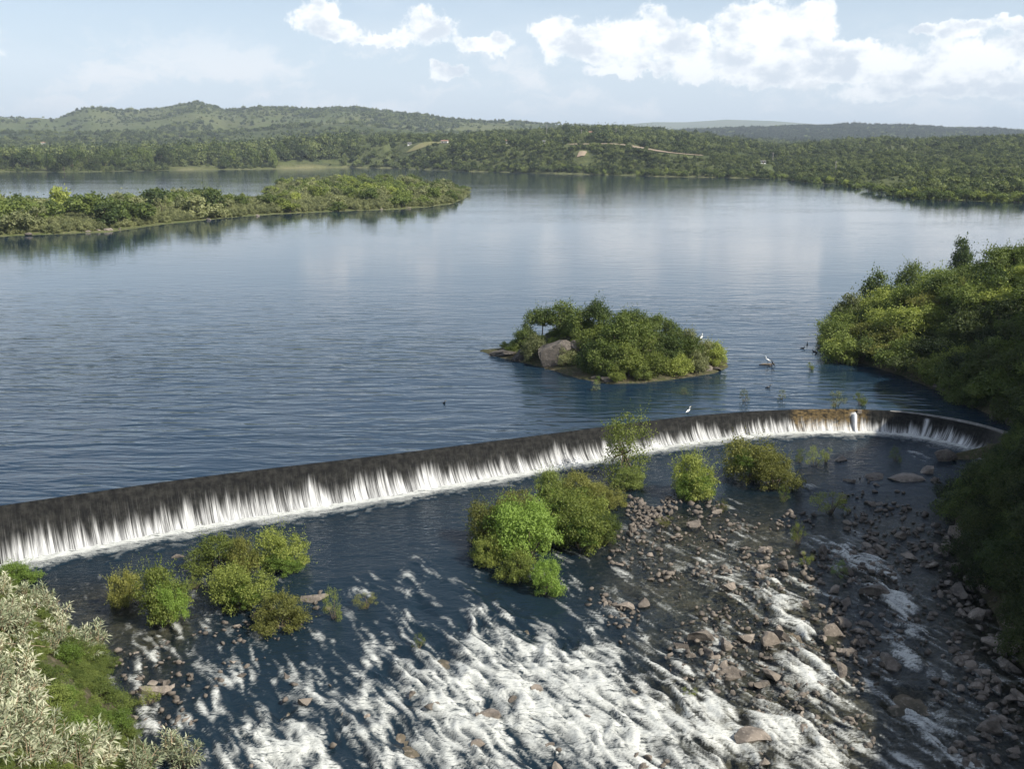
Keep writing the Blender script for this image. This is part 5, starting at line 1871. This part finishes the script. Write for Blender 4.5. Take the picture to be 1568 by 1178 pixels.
pole(230, 234, 14, 1.1, 'white_paint', 'thick white column among trees behind the far left shore', False)
for (u, v, h, lab) in ((507, 219, 17, 'grey pole left of the middle ridge clearing'), (555, 217, 18, 'tall thin pole above the middle ridge scrub'), (837, 212, 20, 'thin pole on the ridge left of the long white house'),
                       (890, 213, 13, 'thin pole just below the long white house'), (943, 211, 15, 'thin pole right of the long white house'), (1183, 250, 12, 'pole near the lone white hut'), (1279, 267, 12, 'pale pole near the far right shore'),
                       (276, 216, 20, 'faint mast at the foot of the left hills')):
    pole(u, v, h, .35, 'pole', lab)


# ------------------------------------------------------------------ birds and driftwood
def egret(p, rz, label, s=1.0):
    e = empty('egret', tuple(p), label, 'bird', rz=rz, scl=(s, s, s))
    mb = MB()
    mb.ball((0, 0, .52), (.26, .12, .13), 12, 8, lambda q: Vector((q[0], q[1] * (1 - .35 * max(0, -q[0] / .26)), q[2] + q[0] * .35)))
    mb.tube([(.20, 0, .58), (.30, 0, .70), (.24, 0, .82), (.27, 0, .93), (.33, 0, .96)], [.07, .045, .035, .035, .045], 8)
    mb.ball((.35, 0, .965), (.07, .04, .04), 8, 6)
    mb.tube([(-.20, 0, .46), (-.36, 0, .36)], [.06, .02], 6)
    link('body', mb.mesh('body', True), M['feather'], parent=e)
    mb = MB()
    mb.tube([(.40, 0, .965), (.54, 0, .95)], [.018, .004], 6)
    link('beak', mb.mesh('beak'), M['beak'], parent=e)
    for sd in (-.04, .04):
        mb = MB()
        mb.tube([(.0, sd, .44), (-.03, sd, .22), (.0, sd, .0), (.08, sd, 0.005)], [.016, .013, .012, .008], 6)
        link('leg', mb.mesh('leg'), M['black_feather'], parent=e)


def cormorant(p, rz, label, s=1.0, swim=False):
    e = empty('cormorant', tuple(p), label, 'bird', rz=rz, scl=(s, s, s))
    mb = MB()
    tilt = .1 if swim else .9
    zc = .07 if swim else .34
    mb.ball((0, 0, zc), (.26, .12, .12), 12, 8, lambda q: Vector((q[0] * math.cos(tilt) - q[2] * math.sin(tilt), q[1], q[0] * math.sin(tilt) + q[2] * math.cos(tilt))))
    h0 = Vector((.20 * math.cos(tilt), 0, zc + .20 * math.sin(tilt)))
    mb.tube([tuple(h0), tuple(h0 + Vector((.08, 0, .14))), tuple(h0 + Vector((.06, 0, .26))), tuple(h0 + Vector((.14, 0, .30)))], [.07, .045, .04, .045], 8)
    mb.tube([(-.18 * math.cos(tilt), 0, zc - .18 * math.sin(tilt)), (-.40 * math.cos(tilt), 0, max(.03, zc - .40 * math.sin(tilt)))], [.06, .025], 6)
    link('body', mb.mesh('body', True), M['black_feather'], parent=e)
    mb = MB()
    mb.tube([tuple(h0 + Vector((.17, 0, .30))), tuple(h0 + Vector((.27, 0, .29)))], [.016, .008], 6)
    link('beak', mb.mesh('beak'), M['beak'], parent=e)


p = at_z(1173, 559)
mb = MB()
mb.tube([(-1.0, 0, .02), (-.3, .05, .10), (.4, 0, .08), (.95, -.1, .14)], [.06, .13, .14, .08], 8)
mb.tube([(.3, 0, .1), (.7, .25, .22)], [.06, .02], 6)
link('driftwood_log', mb.mesh('driftwood_log', True), M['drift'], label='half-sunk log floating between the islet and the headland', cat='log', loc=(p[0], p[1], 0))
egret((p[0] + .22, p[1], .18), 2.6, 'white egret standing on the floating log', 1.05)
p2 = at_z(1178, 560)
cormorant((p2[0], p2[1] - .5, .0), .4, 'black bird swimming against the floating log', 1.0, True)
p2 = at_z(1184, 561)
cormorant((p2[0], p2[1], .0), 2.8, 'black bird upright in the water right of the floating log', 1.1)
p3 = at_z(1053, 636)
egret((p3[0], p3[1] - .05, .0), .6, 'white egret standing on the weir crest', 1.0)
pt = at_z(1076, 560)
egret((pt[0], pt[1] + 2, z_of(523, pt[1] + 2)), 1.0, 'white egret perched on top of a shrub at the right end of the islet', 1.1)
for i, (u, v, w) in enumerate(((1229, 534, ''), (1236, 528, ''), (1247, 539, ''), (1250, 541, ''), (680, 618, ''), (1176, 594, ''))):
    p = at_z(u, v)
    lab = ['black water bird near the headland tip, left of a close pair', 'black water bird farthest out off the headland tip', 'black water bird touching the headland tip', 'second black water bird touching the headland tip',
           'lone dark water bird on open lake left of the islet', 'lone dark water bird between the floating log and the weir'][i]
    cormorant((p[0], p[1], 0), i * 1.3, lab, 1.0, True)


# ------------------------------------------------------------------ far woods: one mass of tree crowns on the hills
def gn_scatter(name, P, sc_, rotz, pick, protos, label, mat='forest', cat='woodland'):
    me = bpy.data.meshes.new(name)
    me.vertices.add(len(P))
    me.vertices.foreach_set('co', np.asarray(P, np.float32).ravel())
    for an, dt, av in (('scl', 'FLOAT', sc_), ('rotz', 'FLOAT', rotz), ('pick', 'INT', pick)):
        at = me.attributes.new(an, dt, 'POINT')
        at.data.foreach_set('value', np.asarray(av, np.float32 if dt == 'FLOAT' else np.int32))
    o = link(name, me, None, kind='stuff', label=label, cat=cat)
    col = bpy.data.collections.new(name + '_crowns')
    for i, (m_, _) in enumerate(protos):
        q = bpy.data.objects.new('%02d_crown' % i, m_)
        col.objects.link(q)
        if not m_.materials:
            m_.materials.append(M[mat])
        q.material_slots[0].link = 'OBJECT'
        q.material_slots[0].material = M[mat]
    ng = bpy.data.node_groups.new(name, 'GeometryNodeTree')
    ng.interface.new_socket('Geometry', in_out='INPUT', socket_type='NodeSocketGeometry')
    ng.interface.new_socket('Geometry', in_out='OUTPUT', socket_type='NodeSocketGeometry')
    gi, go = ng.nodes.new('NodeGroupInput'), ng.nodes.new('NodeGroupOutput')
    ci = ng.nodes.new('GeometryNodeCollectionInfo')
    ci.inputs['Collection'].default_value = col
    ci.inputs['Separate Children'].default_value = True
    ci.inputs['Reset Children'].default_value = True
    ip = ng.nodes.new('GeometryNodeInstanceOnPoints')
    ip.inputs['Pick Instance'].default_value = True

    def attr(an, dt):
        nd = ng.nodes.new('GeometryNodeInputNamedAttribute')
        nd.data_type = dt
        nd.inputs['Name'].default_value = an
        return nd.outputs['Attribute']
    cr = ng.nodes.new('ShaderNodeCombineXYZ')
    ng.links.new(attr('rotz', 'FLOAT'), cr.inputs[2])
    ng.links.new(gi.outputs[0], ip.inputs['Points'])
    ng.links.new(ci.outputs[0], ip.inputs['Instance'])
    ng.links.new(attr('pick', 'INT'), ip.inputs['Instance Index'])
    ng.links.new(cr.outputs[0], ip.inputs['Rotation'])
    ng.links.new(attr('scl', 'FLOAT'), ip.inputs['Scale'])
    ng.links.new(ip.outputs[0], go.inputs[0])
    md = o.modifiers.new('scatter', 'NODES')
    md.node_group = ng
    return o


def woods(n, y0, y1, smin, smax, seed, dens_fn, label, name, sset=0.62, mat='forest'):
    r2 = np.random.default_rng(seed)
    y = np.sqrt(r2.uniform(y0 ** 2, y1 ** 2, n))
    s = r2.uniform(-sset, sset, n)
    x = s * y
    u = 784 + FPX / math.cos(PITCH) * s
    ysh = -CAM_Z / tanel(P_SHORE(u))
    z = far_h(x, y)
    keep = (z > 0.2) & (y - ysh > 5)
    keep &= r2.random(n) < dens_fn(x, y, u, y - ysh)
    for (cx_, cy_) in clear[::3]:
        w_ = 13.0
        keep &= ((x - cx_) ** 2 + ((y - cy_) * np.where(y < cy_, 0.22, 0.8)) ** 2) > w_ ** 2
    for (cx_, cy_) in clear_houses:
        keep &= ~((np.abs(x - cx_) < 9) & (y < cy_ + 6) & (y > cy_ - 70))
    x, y, z = x[keep], y[keep], z[keep]
    k = len(x)
    big = fbm(x / 160, y / 160, 3, seed + 3)
    sc_ = (smin + (smax - smin) * r2.random(k) ** 2.2) * (0.35 + 1.3 * big)
    return gn_scatter(name, np.stack([x, y, z - .3], 1), sc_, r2.uniform(0, 6.28, k), r2.integers(0, 4, k), VFAR, label, mat)


def dn1(x, y, u, e):
    patch = sstep(fbm(x / 130, y / 130, 4, 91), 0.40, 0.56)
    d = 0.32 + 0.68 * patch
    left = (u < 540) & (e < 50) & (((u > 255) & (u < 335)) | ((u > 420) & (u < 525)))
    d = np.where(left, 0.06, d)
    return d


o1 = woods(60000, 1350, 2700, 2.6, 8.0, 401, dn1, 'continuous low woodland covering the slopes beyond the lake', 'far_woodland')
o5 = woods(60000, 480, 1350, 1.5, 4.4, 405, dn1, 'low thorny scrub on the near slopes beyond the lake', 'near_woodland')
o2 = woods(46000, 2700, 6000, 5.0, 10.0, 402, lambda x, y, u, e: 0.10 + 0.75 * sstep(fbm(x / 420, y / 420, 4, 93) + 0.16 * sstep(u, 850, 1100), 0.46, 0.62), 'scattered woodland on the distant hills', 'hill_woodland')


M['forest_shade_tint'] = leaf_mat('cloud_shade_tinted_leaves', (0.020, 0.036, 0.018), (0.046, 0.062, 0.028), var=0.6, clump=0.5)  # leaf colour darkened to paint a cloud shadow over the right hill
o4 = woods(52000, 3300, 6000, 7.0, 12.0, 404, lambda x, y, u, e: sstep(u, 860, 1000), 'unbroken woodland darkened for cloud shadow on the long right-hand hill', 'shade_tinted_woodland', mat='forest_shade_tint')


def scrub(name, n, xr, yr, hf, ok, smin, smax, protos, mat, label, seed):
    r2 = np.random.default_rng(seed)
    x, y = r2.uniform(*xr, n), r2.uniform(*yr, n)
    z = hf(x, y)
    k = ok(x, y, z)
    x, y, z = x[k], y[k], z[k]
    gn_scatter(name, np.stack([x, y, z - .15], 1), r2.uniform(smin, smax, len(x)), r2.uniform(0, 6.28, len(x)), r2.integers(0, len(protos), len(x)), protos, label, mat, 'undergrowth')


scrub('spit_undergrowth', 30000, (-260, 0), (270, 760), spit_h, lambda x, y, z: in_poly(x, y, SPIT) & (z > .35), 1.2, 2.4, FAR[:2], 'grey', 'low scrub between the taller shrubs of the spit', 501)
scrub('islet_undergrowth', 900, (-6, 32), (130, 162), islet_h, lambda x, y, z: (z > .5), .5, 1.0, MID[:2], 'green', 'low scrub between the islet shrubs', 502)
scrub('bank_undergrowth', 16000, (30, 130), (50, 230), right_bank_h, lambda x, y, z: (poly_dist(x, y, R_ALL)[1] < 0) & (z > np.where(y > 108, .4, river_z(x, y) + .9)) & (784 + FPX * x / (y * .975 + (30 - z) * .22) < 1640) & ~((y < 112) & (y > 97) & (x < 56)), 0.7, 1.3, MID[:2], 'dark', 'low scrub covering the right bank and headland', 503)
scrub('hollow_undergrowth', 5200, (-46, -6), (26, 80), left_bank_h, lambda x, y, z: (poly_dist(x, y, L_EDGE)[1] < 0) & (z > river_z(x, y) + .5), .30, .65, NEAR[:2], 'green', 'low scrub covering the left bank between the silver plants', 504)


def dn3(x, y, u, e):
    return np.where((u < 545) & (e < 800) & (e > 50) & ~((e < 60) & (((u > 250) & (u < 335)) | ((u > 415) & (u < 525)))), 1.0, 0.0)


o3 = woods(22000, 1400, 2400, 8.0, 13, 403, dn3, 'belt of taller trees behind the far left shore', 'shore_woodland')

# ------------------------------------------------------------------ haze in the air
def haze_box():
    mb = MB()
    mb.box((0, 13000, 360), (62000, 34000, 756))
    m, nt, out = new_mat('haze_air')
    pv = nt.new('ShaderNodeVolumePrincipled')
    pv.inputs['Color'].default_value = (0.74, 0.86, 1.0, 1)
    pv.inputs['Density'].default_value = 0.000066
    pv.inputs['Anisotropy'].default_value = 0.0
    nt.l.new(pv.outputs[0], out.inputs['Volume'])
    link('haze', mb.mesh('haze'), m, kind='stuff', label='pale blue haze in the valley air', cat='haze')


haze_box()


# ------------------------------------------------------------------ labels: things alike are told apart by their order along the picture
by = {}
for o in scene.objects:
    if o.parent is None and 'label' in o and o.get('category') and o.get('kind') is None:
        by.setdefault(o['label'], []).append(o)
for lab, obs in by.items():
    if len(obs) > 1:
        obs.sort(key=lambda o: px_of(o.location)[0])
        for k, o in enumerate(obs):
            o['label'] = lab + ', ' + ordn(k) + ' from left'
